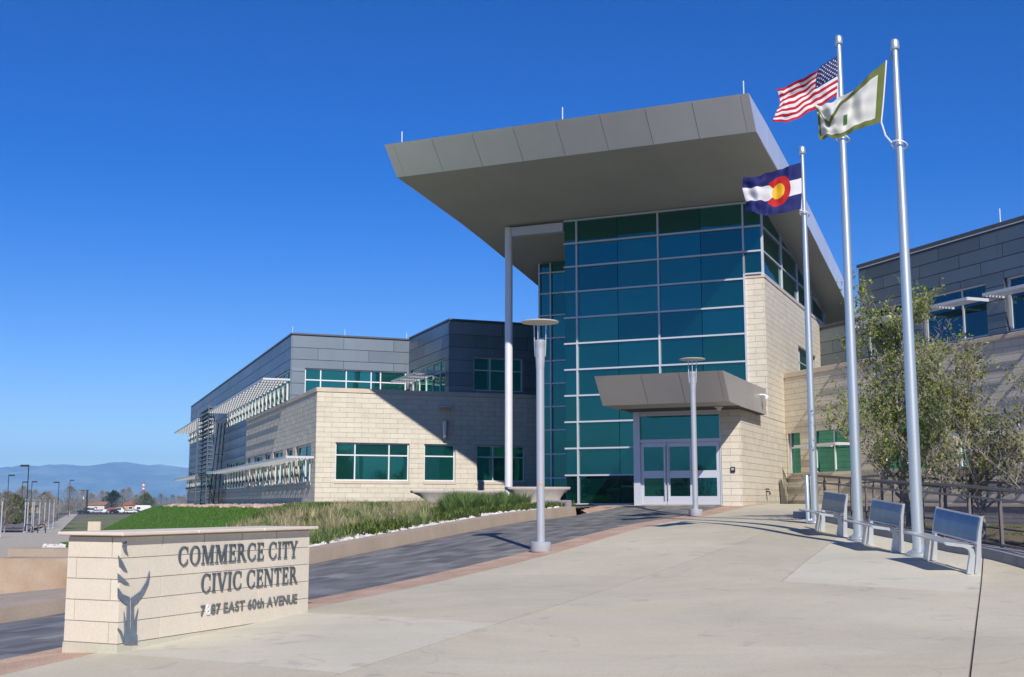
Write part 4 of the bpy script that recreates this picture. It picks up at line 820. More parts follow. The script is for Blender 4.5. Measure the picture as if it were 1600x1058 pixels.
# lettering: serif capitals from strokes
def glyph(ch):
    ST_, TH, SE = .155, .065, .05; P = []
    rect = lambda x0, x1, y0, y1: P.append([(x0, y0), (x1, y0), (x1, y1), (x0, y1)])
    def stem(x, w=ST_, lo=True, hi=True, sw=.085):
        rect(x, x + w, 0, 1)
        if lo: P.append([(x - sw, 0), (x + w + sw, 0), (x + w + sw, SE * .7), (x + w, SE * 1.9), (x, SE * 1.9), (x - sw, SE * .7)])
        if hi: P.append([(x - sw, 1), (x - sw, 1 - SE * .7), (x, 1 - SE * 1.9), (x + w, 1 - SE * 1.9), (x + w + sw, 1 - SE * .7), (x + w + sw, 1)])
    def diag(x0, y0, x1, y1, w): P.append([(x0, y0), (x0 + w, y0), (x1 + w, y1), (x1, y1)])
    def ser(x0, x1, y):
        P.append([(x0, y), (x1, y), (x1, y + SE), (x0, y + SE)])
    def ring(cx, rx, a0, a1, n=26):
        for k in range(n):
            t0, t1 = a0 + (a1 - a0) * k / n, a0 + (a1 - a0) * (k + 1) / n; q = []
            for t, inn in ((t0, 0), (t1, 0), (t1, 1), (t0, 1)):
                th = .05 + .105 * abs(math.cos(t)) ** 1.3; r1, r2 = rx - inn * th, .515 - inn * (.055 if inn else 0)
                q.append((cx + r1 * math.cos(t), .5 + r2 * math.sin(t)))
            P.append(q)
    W = 0
    if ch == 'O': ring(.43, .42, 0, 2 * math.pi); W = .86
    elif ch == 'C': ring(.43, .42, .78, 2 * math.pi - .82); P.append([(.69, .70), (.745, .70), (.745, .98), (.70, .90)]); P.append([(.70, .12), (.755, .14), (.765, .30), (.725, .30)]); W = .80
    elif ch == 'I': stem(.09); W = .335
    elif ch == 'T': stem(.26, hi=False); P.append([(.0, 1), (.0, .74), (.045, .74), (.085, .93), (.59, .93), (.63, .74), (.675, .74), (.675, 1)][::-1]) ; W = .675
    elif ch == 'E':
        stem(.085, sw=.075); P.append([(.24, .935), (.56, .935), (.56, 1), (.24, 1)]); P.append([(.56, .76), (.60, .76), (.60, 1), (.53, 1), (.53, .93)]); P.append([(.24, .48), (.47, .48), (.47, .545), (.24, .545)]); P.append([(.45, .39), (.49, .39), (.49, .64), (.45, .64)])
        P.append([(.24, 0), (.57, 0), (.57, .065), (.24, .065)]); P.append([(.54, 0), (.61, 0), (.64, .26), (.60, .26), (.55, .08)]); W = .64
    elif ch == 'R':
        stem(.085, sw=.075)
        for k in range(14):
            t0, t1 = -math.pi / 2 + math.pi * k / 14, -math.pi / 2 + math.pi * (k + 1) / 14
            P.append([(.32 + .27 * math.cos(t0), .735 + .265 * math.sin(t0)), (.32 + .27 * math.cos(t1), .735 + .265 * math.sin(t1)), (.32 + .12 * math.cos(t1), .735 + .205 * math.sin(t1)), (.32 + .12 * math.cos(t0), .735 + .205 * math.sin(t0))])
        P.append([(.23, .94), (.33, .94), (.33, 1), (.23, 1)]); P.append([(.23, .47), (.33, .47), (.33, .53), (.23, .53)]); diag(.62, 0, .30, .5, .17); P.append([(.60, 0), (.86, 0), (.86, .045), (.62, .06)]); W = .82
    elif ch == 'M':
        rect(.10, .165, 0, 1); ser(.0, .265, 0); P.append([(.0, 1), (.0, .95), (.1, .95), (.3, .95), (.3, 1)][::-1]); diag(.44, 0, .12, 1, .17); diag(.44, 0, .80, 1, .075); rect(.80, .955, 0, 1); ser(.70, 1.05, 0); P.append([(.80, .95), (1.05, .95), (1.05, 1), (.80, 1)]); W = 1.05
    elif ch == 'N':
        rect(.10, .165, 0, 1); ser(.0, .265, 0); P.append([(.0, .95), (.25, .95), (.25, 1), (.0, 1)]); diag(.64, 0, .10, 1, .17); rect(.745, .81, 0, 1); P.append([(.65, .95), (.91, .95), (.91, 1), (.65, 1)]); W = .91
    elif ch == 'V': diag(.34, 0, .03, 1, .165); diag(.40, 0, .69, 1, .07); P.append([(-.03, .95), (.29, .95), (.29, 1), (-.03, 1)]); P.append([(.60, .95), (.86, .95), (.86, 1), (.60, 1)]); W = .82
    elif ch == 'Y': rect(.29, .445, 0, .48); ser(.19, .545, 0); diag(.29, .45, .0, 1, .165); diag(.37, .45, .62, 1, .075); P.append([(-.05, .95), (.25, .95), (.25, 1), (-.05, 1)]); P.append([(.54, .95), (.78, .95), (.78, 1), (.54, 1)]); W = .74
    return P, W
def poly_plate(mb, fr, pts, n0, n1):
    q = [fr[0] + fr[1] * a + ZV * z for a, z in pts]; n = len(mb.v); k = len(q)
    ar = sum(pts[i][0] * pts[(i + 1) % k][1] - pts[(i + 1) % k][0] * pts[i][1] for i in range(k))
    if (ar > 0) != (np.dot(np.cross(fr[1], ZV), fr[2]) > 0): q = q[::-1]
    mb.v += [tuple(p + fr[2] * n1) for p in q] + [tuple(p + fr[2] * n0) for p in q]
    mb.f += [tuple(range(n, n + k)), tuple(range(n + 2 * k - 1, n + k - 1, -1))] + [(n + i, n + k + i, n + k + (i + 1) % k, n + (i + 1) % k) for i in range(k)]
def serif_line(text, left, right):   # each: (px, top, bottom)
    u0, zt0 = PX(FRg, left[0], left[1]); zb0 = PX(FRg, left[0], left[2])[1]; u1, zt1 = PX(FRg, right[0], right[1]); zb1 = PX(FRg, right[0], right[2])[1]
    zlo, zhi = (zb0 + zb1) / 2, (zt0 + zt1) / 2; h = zhi - zlo; x = 0; lay = []
    for ch in text:
        if ch == ' ': x += .36; continue
        P, W = glyph(ch); lay.append((ch, x, P)); x += W + .13
    tot = x - .13; k = (u1 - u0) / tot
    for ch, x0, P in lay:
        mb = MB()
        for i, q in enumerate(P): poly_plate(mb, FRg, [(u0 + (x0 + a) * k, zlo + z * h) for a, z in q], .006, .019 + .0003 * (i % 7))
        mb.obj('letter', M['steelletter'], SG)
serif_line('COMMERCE CITY', (278, 854.3, 883.2), (463.5, 845, 870.8))
serif_line('CIVIC CENTER', (313.8, 896.9, 925.8), (463.5, 884.6, 910.8))
def text_mesh(s, off=.03):
    c = bpy.data.curves.new('lettering', 'FONT'); c.body = s; c.size = 1; c.offset = off; c.extrude = .5; o = bpy.data.objects.new('lettering', c); COL.objects.link(o)
    bpy.context.view_layer.update(); me = bpy.data.meshes.new_from_object(o.evaluated_get(bpy.context.evaluated_depsgraph_get())); bpy.data.objects.remove(o); bpy.data.curves.remove(c); return me
def sans_line(text, left, right):
    u0, zt0 = PX(FRg, left[0], left[1]); zb0 = PX(FRg, left[0], left[2])[1]; u1, zt1 = PX(FRg, right[0], right[1]); zb1 = PX(FRg, right[0], right[2])[1]
    zlo, zhi = (zb0 + zb1) / 2, (zt0 + zt1) / 2; x = 0; lay = []
    for i, ch in enumerate(text):
        if ch == ' ': x += .30; continue
        me = text_mesh(ch, .019); V = np.array([v.co for v in me.vertices]); w_ = V[:, 0].max() - V[:, 0].min(); lay.append((i, x, V, me)); x += w_ + .075
    tot = x - .075; k = (u1 - u0) / tot; capH = max(V[:, 1].max() for _, _, V, _ in lay); h = (zhi - zlo) / capH
    for i, x0, V, me in lay:
        a = V[:, 0] - V[:, 0].min() + x0; y = V[:, 1] - 0; d = .004 + (V[:, 2] + .5) * .009
        W_ = FRg[0] + np.outer(u0 + a * k, FRg[1]) + np.outer(zlo + y * h, ZV) + np.outer(d, FRg[2])
        for v, p in zip(me.vertices, W_): v.co = p
        me.flip_normals() if np.dot(np.cross(FRg[1], ZV), FRg[2]) < 0 else None
        o = put('letter', me, M['letterwhite' if i == 1 else 'lettergrey'], SG)
        if i == 1: o['label'] = 'white numeral missing its grey face'
sans_line('7887 EAST 60th AVENUE', (313, 946, 961.5), (463.5, 927.3, 942))
EMB = [[(400, 262), (424, 238), (422, 280), (432, 318), (412, 300)], [(376, 320), (398, 352), (428, 412), (405, 403), (382, 374)], [(374, 422), (405, 450), (440, 485), (408, 480), (374, 455)],
       [(374, 503), (400, 540), (440, 556), (440, 600), (425, 600), (395, 582), (374, 555)], [(553, 408), (553, 440), (545, 480), (520, 535), (490, 575), (463, 602), (450, 600), (450, 560), (500, 525), (535, 470)],
       [(425, 601), (440, 601), (440, 735), (424, 735)], [(450, 601), (463, 603), (463, 735), (450, 735)],
       [(410, 824), (411, 745), (408, 640), (424, 736), (463, 736), (470, 690), (488, 620), (479, 665), (478, 740), (474, 770), (482, 768), (483, 824)], [(374, 732), (392, 748), (404, 780), (406, 824), (398, 800), (388, 765), (374, 742)]]
em = None
for i, poly in enumerate(EMB):
    mb = MB(); poly_plate(mb, FRg, [PX(FRg, 80 + .275 * x, 780 + .275 * y) for x, y in poly], .006, .016 + .0005 * i); mb.obj('emblem_piece', M['emblem'], SG)

# ------------------------------------------------ light poles
def lamp_parts(t, H=4.85):
    mb = MB(); mb.lathe([(.205, 0), (.215, .02), (.215, .19), (.2, .205), (.08, .207)], 28); mb.obj('base_cover', M['lamp'], t, True, True)
    mb = MB(); mb.lathe([(.085, .2), (.085, H - 1.0)], 24); sh = mb.obj('shaft', M['lamp'], t, True, True)
    mb = MB(); mb.lathe([(.0865, 1.38), (.0865, 1.40)], 24); b = mb.obj('orange_band', mat('orange_tape', (.6, .25, .05), .6) if 'otape' not in M else M['otape'], sh, True, True)
    mb = MB(); mb.lathe([(.088, H - 1.02), (.09, H - .98), (.108, H - .62), (.108, H - .52), (.113, H - .51), (.113, H - .42), (.09, H - .40)], 28); hd = mb.obj('lamp_head', M['lamp'], t, True, True)
    for a in (2.6, 4.0, 6.0):
        mb = MB(); c, s_ = math.cos(a), math.sin(a); mb.tube([(.108 * c, .108 * s_, H - .75), (.12 * c, .12 * s_, H - .5), (.13 * c, .13 * s_, H - .02)], .013, 6); mb.obj('support_rod', M['steel'], t, False, True)
    mb = MB(); mb.lathe([(.02, H - .03), (.40, H - .025), (.405, H - .01), (.39, H), (.02, H + .015)], 36); mb.obj('reflector_disc', M['disc'], t, True, True)
M['otape'] = mat('orange_tape', (.6, .25, .05), .6)
P = ground_at(845, 862); L1_ = thing('light_pole', 'nearest silver light pole, round disc top, standing on the tan band before the planting bed', 'light pole', P, .3); lamp_parts(L1_)
Q = ground_at(1087, 806); copy_thing(L1_, Q, .5, 'silver disc topped light pole standing before the entrance doors', scale=.985)
for o in (L1_,): o['group'] = 'disc topped light poles'
for i, (px, py, Y) in enumerate([(3, 836, 128), (39.5, 830, 150), (43.5, 829.5, 153), (50.5, 829, 155), (53, 828.5, 158), (62, 828, 160), (70, 827, 164), (77, 825.5, 170), (84, 824.5, 176)]):
    q = at(px, 800, Y); c_ = copy_thing(L1_, (q[0], q[1], float(zleft(q[0], Y)) if i else -2.0), i * .7, 'nearest pale post of the far row, at the frame edge beside the plaza' if i == 0 else 'slender pale light post in the far row beyond the plaza', 'light posts along the far plaza', scale=.86)
    for ch in list(c_.children):
        if ch.name.startswith('reflector_disc'): ch.scale = (.35, .35, 1)

# ------------------------------------------------ flagpoles
def flagpole(px, py, pytop, label, rad):
    B = ground_at(px, py); r = ray(px, pytop); P_t = None
    ytop = pytop; lo, hi = 3., 16.
    for _ in range(40):
        m_ = (lo + hi) / 2
        if proj((B[0], B[1], B[2] + m_))[1] > ytop: lo = m_
        else: hi = m_
    H = lo; t = thing('flagpole', label, 'flagpole', B, 0, 'flagpoles behind the benches')
    mb = MB(); prof = [(rad, .0), (rad, H * .3), (rad * .8, H * .65), (rad * .52, H - .22)]; mb.lathe(prof, 24); mb.obj('shaft', M['steel'], t, True, True)
    mb = MB(); mb.lathe([(rad * 2.1, .0), (rad * 2.1, .03), (rad * 1.75, .07), (rad * 1.3, .085), (rad * 1.02, .12)], 28); mb.obj('base_collar', M['steel'], t, True, True)
    mb = MB(); mb.lathe([(.045, H - .23), (.045, H - .19), (.075, H - .185), (.085, H - .15), (.075, H - .03), (.05, H), (.01, H + .005)], 20); mb.obj('truck_cap', M['steel'], t, True, True)
    for k in (.33, .66): mb = MB(); rr = rad * (1 - .35 * k); mb.lathe([(rr * 1.03, H * k), (rr * 1.03, H * k + .015)], 24); mb.obj('joint_band', M['galv'], t, True, True)
    return t, B, H, rad
FP3 = flagpole(1274, 818, 229, 'shortest silver flagpole, leftmost, flying the state flag beside the far bench', .085)
FP2 = flagpole(1342, 843, 56, 'middle silver flagpole flying the striped national flag', .10)
FP1 = flagpole(1436, 868, 62, 'rightmost silver flagpole, flying the white and olive flag by the nearest bench', .10)
def catmull(C, n):
    C = np.asarray(C, float); k = len(C); tt = np.linspace(0, k - 1, n); out = []
    for t in tt:
        i = min(int(t), k - 2); f_ = t - i; p1, p2 = C[i], C[i + 1]; p0 = C[i - 1] if i else 2 * p1 - p2; p3 = C[i + 2] if i + 2 < k else 2 * p2 - p1
        out.append(.5 * ((2 * p1) + (-p0 + p2) * f_ + (2 * p0 - 5 * p1 + 4 * p2 - p3) * f_ ** 2 + (-p0 + 3 * p1 - 3 * p2 + p3) * f_ ** 3))
    return np.array(out)
def flag(name, label, B, rows, dye, nu=150, nv=96, ripple=.05, phase=0.):
    """rows: control rows top to bottom, each a list of (px, py, depth offset) hoist to fly"""
    Y = B[1]; C = [[at(a, b, Y + d) for a, b, d in r_] for r_ in rows]
    A = np.array([catmull(r_, nu) for r_ in C]); Gd = np.stack([catmull(A[:, j], nv) for j in range(nu)], 1)     # nv, nu, 3
    uu, vv = np.meshgrid(np.linspace(0, 1, nu), np.linspace(0, 1, nv)); w = ripple * uu ** .7 * (np.sin(uu * 15 - vv * 3.5 + phase) + .5 * np.sin(uu * 31 + vv * 6 + phase * 2) + .25 * np.sin(vv * 22 + uu * 9))
    Gd[..., 1] += w; Gd[..., 2] += .012 * uu * np.sin(uu * 40 + vv * 5); Gd[..., 0] += .2 * w
    V = Gd.reshape(-1, 3); I = np.arange(nu * nv).reshape(nv, nu); Fc = np.stack([I[:-1, :-1], I[1:, :-1], I[1:, 1:], I[:-1, 1:]], -1).reshape(-1, 4)
    o = put(name, fastmesh(name, V, Fc, M['flag'], True)); tag(o, label, 'flag')
    uc = (uu[:-1, :-1] + uu[1:, 1:]).ravel() / 2; vc = (vv[:-1, :-1] + vv[1:, 1:]).ravel() / 2; col = dye(uc, vc)
    at_ = o.data.color_attributes.new('dye', 'FLOAT_COLOR', 'CORNER'); at_.data.foreach_set('color', np.repeat(np.c_[col, np.ones(len(col))], 4, 0).astype(np.float32).ravel())
    mb = MB(); e = [Gd[k, 0] for k in range(nv)]; mb.tube(e[::6] + [e[-1]], .014, 6); return o, Gd, mb
WHT, RED, NAVY = np.array([.78, .78, .80]), np.array([.50, .018, .035]), np.array([.018, .03, .13])
def dye_us(u, v):
    c = np.where(((v * 13).astype(int) % 2 == 0)[:, None], RED, WHT); can = (u < .4) & (v < 7 / 13); c = np.where(can[:, None], NAVY, c)
    for r_ in range(9):
        for k in range(6 if r_ % 2 == 0 else 5):
            cx = .4 * ((2 * k + 1 + (r_ % 2)) / 12); cy = (7 / 13) * (r_ + 1) / 10; dx = (u - cx) * 1.75; dy = v - cy; a = np.arctan2(dx, -dy); rr = np.hypot(dx, dy)
            st_ = rr < .024 * (.42 + .58 * np.abs(((a / (2 * math.pi / 5)) % 1) * 2 - 1) ** 1.3); c = np.where((can & st_)[:, None], WHT, c)
    return c
def dye_co(u, v):
    c = np.where(((v < 1 / 3) | (v > 2 / 3))[:, None], np.array([.02, .025, .14]), WHT); dx = (u - .44) * 1.5; dy = v - .5; rr = np.hypot(dx, dy); ang = np.abs(np.arctan2(dy, dx))
    c = np.where(((rr < .335) & ~((ang < .62) & (rr > .16)))[:, None], np.array([.52, .02, .02]), c); return np.where((rr < .17)[:, None], np.array([.85, .50, .03]), c)
OLV = np.array([.14, .17, .045])
def dye_city(u, v):
    c = np.broadcast_to(np.array([.68, .68, .64]), (len(u), 3)).copy(); b = (u < .10) | (v > .885) | ((u > .955) & (v > .3)); top = np.interp(u, [0, .45, .62, .80, .94, 1], [.0, .0, .16, .52, .22, .12])
    band = (v > top) & (v < top + .13); c = np.where((b | band)[:, None], OLV, c); lf = (np.abs(u - .54) < .03) & (v > .52) & (v < .73); c = np.where(lf[:, None], np.array([.07, .17, .06]), c); return c
def hardware(pole, Gd, mb, hz_):
    t, B, H, rad = pole; inv = world_of(t).inverted()
    sl = mb.obj('hoist_rope', M['white'], t); top, bot = Gd[0, 0], Gd[-1, 0]
    m2 = MB(); c = B + ZV * (H - .25); m2.tube([top, (top + c) / 2 - ZV * .04, c - np.array([.05, .0, 0])], .012, 6); m2.obj('halyard', M['dark'], t)
    m3 = MB(); r0 = rad * 1.35; zc = bot[2] - hz_; ringp = [np.array([B[0] + r0 * math.cos(a), B[1] + r0 * math.sin(a), zc + .05 * math.cos(a + 2.5)]) for a in np.linspace(math.pi, 3 * math.pi, 18)]
    m3.tube([bot, (bot + ringp[0]) / 2 + np.array([-.02, 0, -.06])] + ringp, .016, 6); m3.obj('retainer_ring', M['white'], t)
f1, g1, h1 = flag('national_flag', 'stars and stripes flag streaming left from the middle pole', FP2[1], [
    [(1311, 85.5, 0), (1290, 99, -.05), (1269.5, 114, -.16), (1236, 132, .02), (1214, 138.5, -.15)], [(1310.5, 106, 0), (1288, 118, -.1), (1265, 135, .05), (1236, 151, .12), (1219, 157, -.1)],
    [(1309.5, 127, 0), (1287, 140, -.05), (1265, 154, .1), (1236, 171, .0), (1212, 176, -.1)], [(1308.5, 148, 0), (1289, 161, .0), (1268, 174, .06), (1234, 189, -.04), (1206.5, 192.5, -.1)]], dye_us, 190, 117, .06, .4)
hardware(FP2, g1, h1, .95)
f2, g2, h2 = flag('state_flag', 'blue and white flag with a red letter C round a gold disc', FP3[1], [
    [(1255, 252.8, 0), (1236, 258.5, -.05), (1216, 265.5, .06), (1187, 274.5, -.08), (1161.5, 277, .05)], [(1254.3, 277, 0), (1233, 283, -.06), (1212, 288.5, .05), (1186, 292, -.06), (1160, 293, .08)],
    [(1253.3, 302, 0), (1232, 307, -.05), (1210, 312, .05), (1188, 314, -.04), (1165.5, 314, .1)], [(1252.3, 326.5, 0), (1230, 331, -.03), (1206, 336, .04), (1186, 334, -.06), (1166, 330, .1)]], dye_co, 140, 96, .06, 1.3)
hardware(FP3, g2, h2, .12)
f3, g3, h3 = flag('city_flag', 'white flag with a wide olive border hanging from the rightmost pole', FP1[1], [
    [(1384.8, 94.6, 0), (1355, 120, -.05), (1329, 144.5, .05), (1300, 157.5, -.15), (1272.5, 167, .0)], [(1382.6, 126, 0), (1353, 147, -.05), (1326, 163, .1), (1299, 176, -.2), (1277, 180, .0)],
    [(1380, 160, 0), (1352, 173, -.03), (1325, 188, .12), (1301, 198, -.05), (1279.5, 199, .0)], [(1377, 191, 0), (1352, 198, .0), (1326, 209, .08), (1303, 216.5, .0), (1279.5, 217, .0)]], dye_city, 150, 100, .075, 2.2)
hardware(FP1, g3, h3, .42)

# ------------------------------------------------ benches: seat faces the plaza (local -X), length along local +Y
def bench_parts(t):
    Ln = 1.42
    prof_back = [(-.02, 0), (-.005, .2), (.0, .42), (.015, .62), (.055, .86)]
    for y in (0, Ln):
        def plate2(path, w0, w1, yy, th=.045):
            mb = MB(); k = len(path); n = 0
            L_, R_ = [], []
            for i, (x, z) in enumerate(path):
                a = np.array(path[min(i + 1, k - 1)]) - np.array(path[max(i - 1, 0)]); a = a / np.linalg.norm(a); nr = np.array([-a[1], a[0]]); w = w0 + (w1 - w0) * i / (k - 1)
                L_.append(np.array([x, z]) + nr * w / 2); R_.append(np.array([x, z]) - nr * w / 2)
            for i in range(k - 1):
                q = [R_[i], R_[i + 1], L_[i + 1], L_[i]]; mb.hexa([(p[0], yy - th / 2, p[1]) for p in q] + [(p[0], yy + th / 2, p[1]) for p in q])
            return mb
        plate2(prof_back, .10, .035, y).obj('rear_leg', M['bench'], t, False, True)
        plate2([(-.135, 0), (-.115, .16), (-.10, .27), (-.115, .345), (-.16, .395), (-.24, .42), (-.36, .428), (-.52, .445)], .105, .028, y).obj('front_leg', M['bench'], t, False, True)
    mb = MB(); pts = [(-.08, .400), (-.20, .415), (-.36, .432), (-.50, .448), (-.535, .447)]
    for (x0, z0), (x1, z1) in zip(pts, pts[1:]): mb.hexa([(x1, -.0, z1), (x0, -.0, z0), (x0, Ln, z0), (x1, Ln, z1), (x1, -.0, z1 + .022), (x0, -.0, z0 + .022), (x0, Ln, z0 + .022), (x1, Ln, z1 + .022)])
    mb.obj('seat', M['bench'], t, False, True)
    mb = MB(); pts = [(-.03, .47), (-.022, .58), (-.005, .70), (.03, .835)]
    for (x0, z0), (x1, z1) in zip(pts, pts[1:]): mb.hexa([(x0, .02, z0), (x0 + .012, .02, z0), (x0 + .012, Ln - .02, z0), (x0, Ln - .02, z0), (x1, .02, z1), (x1 + .012, .02, z1), (x1 + .012, Ln - .02, z1), (x1, Ln - .02, z1)])
    mb.obj('backrest', M['mesh'], t, False, True)
    for x, z in ((.033, .845), (-.032, .462)): mb = MB(); mb.tube([(x, 0, z), (x, Ln, z)], .014, 8); mb.obj('back_rail', M['bench'], t, True, True)
GB = 'metal benches beside the flagpoles'
bp = [ground_at(*q) for q in ((1529, 897), (1408.5, 864), (1321, 838.5))]
bn = thing('park_bench', 'nearest silver metal bench, beside the rightmost flagpole', 'bench', bp[0] + np.array([0, 0, .003]), R(6), GB); bench_parts(bn)
copy_thing(bn, bp[1] + np.array([0, 0, .003]), R(4), 'silver metal bench standing between the middle and rightmost flagpoles', GB); copy_thing(bn, bp[2] + np.array([0, 0, .003]), R(3), 'farthest silver metal bench, beside the shortest flagpole', GB)
for o in [o for o in COL.objects if o.name.startswith('park_bench')]:   # follow the slope of the pavement
    x, y, z = o.location; dz = float(gz(x - .1, y + 1.42)) - z; o.rotation_euler.x = math.atan2(dz, 1.42)

# ------------------------------------------------ railing, kerb and low wall on the right
rx = lambda y: np.interp(y, [10, 17.3, 24, 29.9, 33], [9.3, 8.22, 7.82, 7.58, 7.55]); rzf = lambda y: np.interp(y, [10, 17.3, 19.6, 22, 24.5, 27, 29.9], [.45, .62, .78, .90, 1.0, 1.12, 1.25])
def railing(label, off, ys, gp):
    t = thing('railing', label, 'railing', (rx(ys[0]) + off, ys[0], rzf(ys[0])), 0, gp); P = lambda y, h, dx=0: np.array([rx(y) + off + dx, y, float(rzf(y)) + h])
    for y in ys:
        mb = MB()
        for d in (-.03, .03): mb.box(P(y, 0)[0] - .022, P(y, 0)[0] + .022, y + d - .01, y + d + .01, float(rzf(y)) - .15, float(rzf(y)) + .96)
        p = mb.obj('post', M['rail'], t); mb = MB(); mb.tube([P(y, .95), P(y, 1.05)], .016, 6); mb.tube([P(y, .9), P(y, .88, -.08)], .012, 6); mb.obj('bracket', M['rail'], p)
    for h, dx, w in ((1.06, 0, .028), (.9, -.09, .02), (.16, 0, .018)):
        mb = MB(); yy = np.linspace(ys[0] - .6, ys[-1] + .15, 14); mb.tube([P(y, h, dx) for y in yy], w, 8); mb.obj('rail', M['rail'], t, True)
    return t
railing('brown metal handrail with double posts along the plaza kerb behind the benches', 0, list(np.arange(12.7, 30.2, 1.15)), None)
railing('second brown handrail farther back beyond the plaza railing, before the trees', 1.75, list(np.arange(22.0, 33, 1.3)), None)
PB = ground_at(1263, 818); mb = MB(); mb.lathe([(.05, 0), (.05, 1.08), (.04, 1.10)], 16, (0, 0, 0)); o = mb.obj('bollard', M['steel'], None, True); o.location = PB; tag(o, 'slim bright silver post at the far end of the brown railing', 'post')
k2 = thing('kerb', 'dark grey concrete kerb running behind the benches under the brown railing', 'kerb', (8, 20, .6))
ky = list(np.arange(9.0, 30.5, 1.9)) + [30.6]
for a, b in zip(ky, ky[1:]):
    m_ = MB(); n_ = 4
    for y0, y1 in zip(np.linspace(a + .006, b - .006, n_ + 1), np.linspace(a + .006, b - .006, n_ + 1)[1:]):
        A = lambda y: [np.array([rx(y) - .34, y, float(gz(rx(y) - .35, y)) - .25]), np.array([rx(y) + .06, y, float(gz(rx(y) - .35, y)) - .25]), np.array([rx(y) + .06, y, float(gz(rx(y) - .35, y)) + .17]), np.array([rx(y) - .31, y, float(gz(rx(y) - .35, y)) + .165])]
        p, q = A(y0), A(y1); m_.hexa([p[0], p[1], q[1], q[0], p[3], p[2], q[2], q[3]])
    m_.obj('kerb_stone', M['greykerb'], k2)
FRw = (LG(0, 26.5), L, -G); lw2 = thing('low_wall', 'low grey block wall behind the railing with tree shadows across it', 'wall', LG(29, 26.5, 0))
mb = MB(); mb.fbox(FRw, 20, 35.5, -.3, 0, -.6, 1.5); wall2 = mb.obj('wall_core', M['mortar'], lw2); M['greyblock'] = mat('grey_split_block', (.33, .31, .29), .9, rand=.1, noise=.1, coords='World'); cw = Cladding(lw2, 'stone_block', M['greyblock'], 'stone_block_field')
block_wall(cw, wall2, FRw, 20, 35.5, -.5, 1.5, (), None, .115, .42, .015, .012); cw.finish()
mb = MB(); mb.fbox(FRw, 19.95, 35.55, -.35, .06, 1.5, 1.6); bevel(mb.obj('wall_cap', M['coping'], lw2), .01)
mb = MB(); mb.hexa([LG(20, 26.7, .2), LG(20, 27.74, .2), LG(40.5, 27.74, .2), LG(35.5, 26.7, .2), LG(20, 26.7, 1.45), LG(20, 27.74, 1.45), LG(40.5, 27.74, 1.45), LG(35.5, 26.7, 1.45)]); struct(mb.obj('terrace_ground', M['mulch']))
P = hit(1221, 766, F, -9.2); mb = MB(); q0, q1 = P, P + ZV * 0
mb.hexa([ST(47.0, -9.28, 1.5), ST(47.0, -9.2, 1.5), ST(47.9, -9.2, 1.5), ST(47.9, -9.28, 1.5), ST(46.75, -9.28, 2.5), ST(46.75, -9.2, 2.5), ST(46.85, -9.2, 2.55), ST(46.85, -9.28, 2.55)]); o = mb.obj('gate_post', M['rail']); tag(o, 'leaning dark metal brace where the tower wall meets the buff wing', 'brace')

# ------------------------------------------------ seat blocks, ledges
def block(name, label, x0, x1, y, d, z0, z1, m, rz=0.):
    mb = MB(); mb.box(-(x1 - x0) / 2, (x1 - x0) / 2, 0, d, 0, z1 - z0); o = bevel(mb.obj(name, m), .02, 2); o.location = ((x0 + x1) / 2, y, z0); o.rotation_euler.z = rz; return tag(o, label, 'concrete block')
block('seat_block', 'large ochre concrete block left of the sign, standing on the buff apron', -11.84, -8.3, 27.2, .9, -.6, .36, M['ochre'], R(-1.5))
block('seat_block', 'greyer concrete block farther back behind the ochre block', -13.6, -9.6, 32.0, .8, -.8, .40, M['kerb'], R(-1.5))
ap = MB(); sq = np.linspace(1, 17.5, 14); tq = np.linspace(-14.79, -20.5, 7)
def apz(s, t): f_ = (-14.79 - t) / 5.7; q = xy(s, t); return (zk(s) + .165) * (1 - f_) + (float(zleft(q[0], q[1])) + .03) * f_
for a, b in zip(sq, sq[1:]):
    for c, d in zip(tq, tq[1:]): ap.quad(np.r_[xy(a, c), apz(a, c)], np.r_[xy(a, d), apz(a, d)], np.r_[xy(b, d), apz(b, d)], np.r_[xy(b, c), apz(b, c)])
struct(ap.obj('apron', M['kerb']))
for a, b in ((1.0, 4.0), (4.0, 7.0), (7.0, 9.8), (9.8, 12.5)):
    m_ = MB(); A = lambda s: [np.r_[xy(s, -14.8), zk(s) - .2], np.r_[xy(s, -14.36), zk(s) - .2], np.r_[xy(s, -14.42), zk(s) + .17], np.r_[xy(s, -14.8), zk(s) + .17]]
    p, q = A(a + .005), A(b - .005); m_.hexa([p[0], q[0], q[1], p[1], p[3], q[3], q[2], p[2]]); m_.obj('kerb_section', M['kerb'], kb)
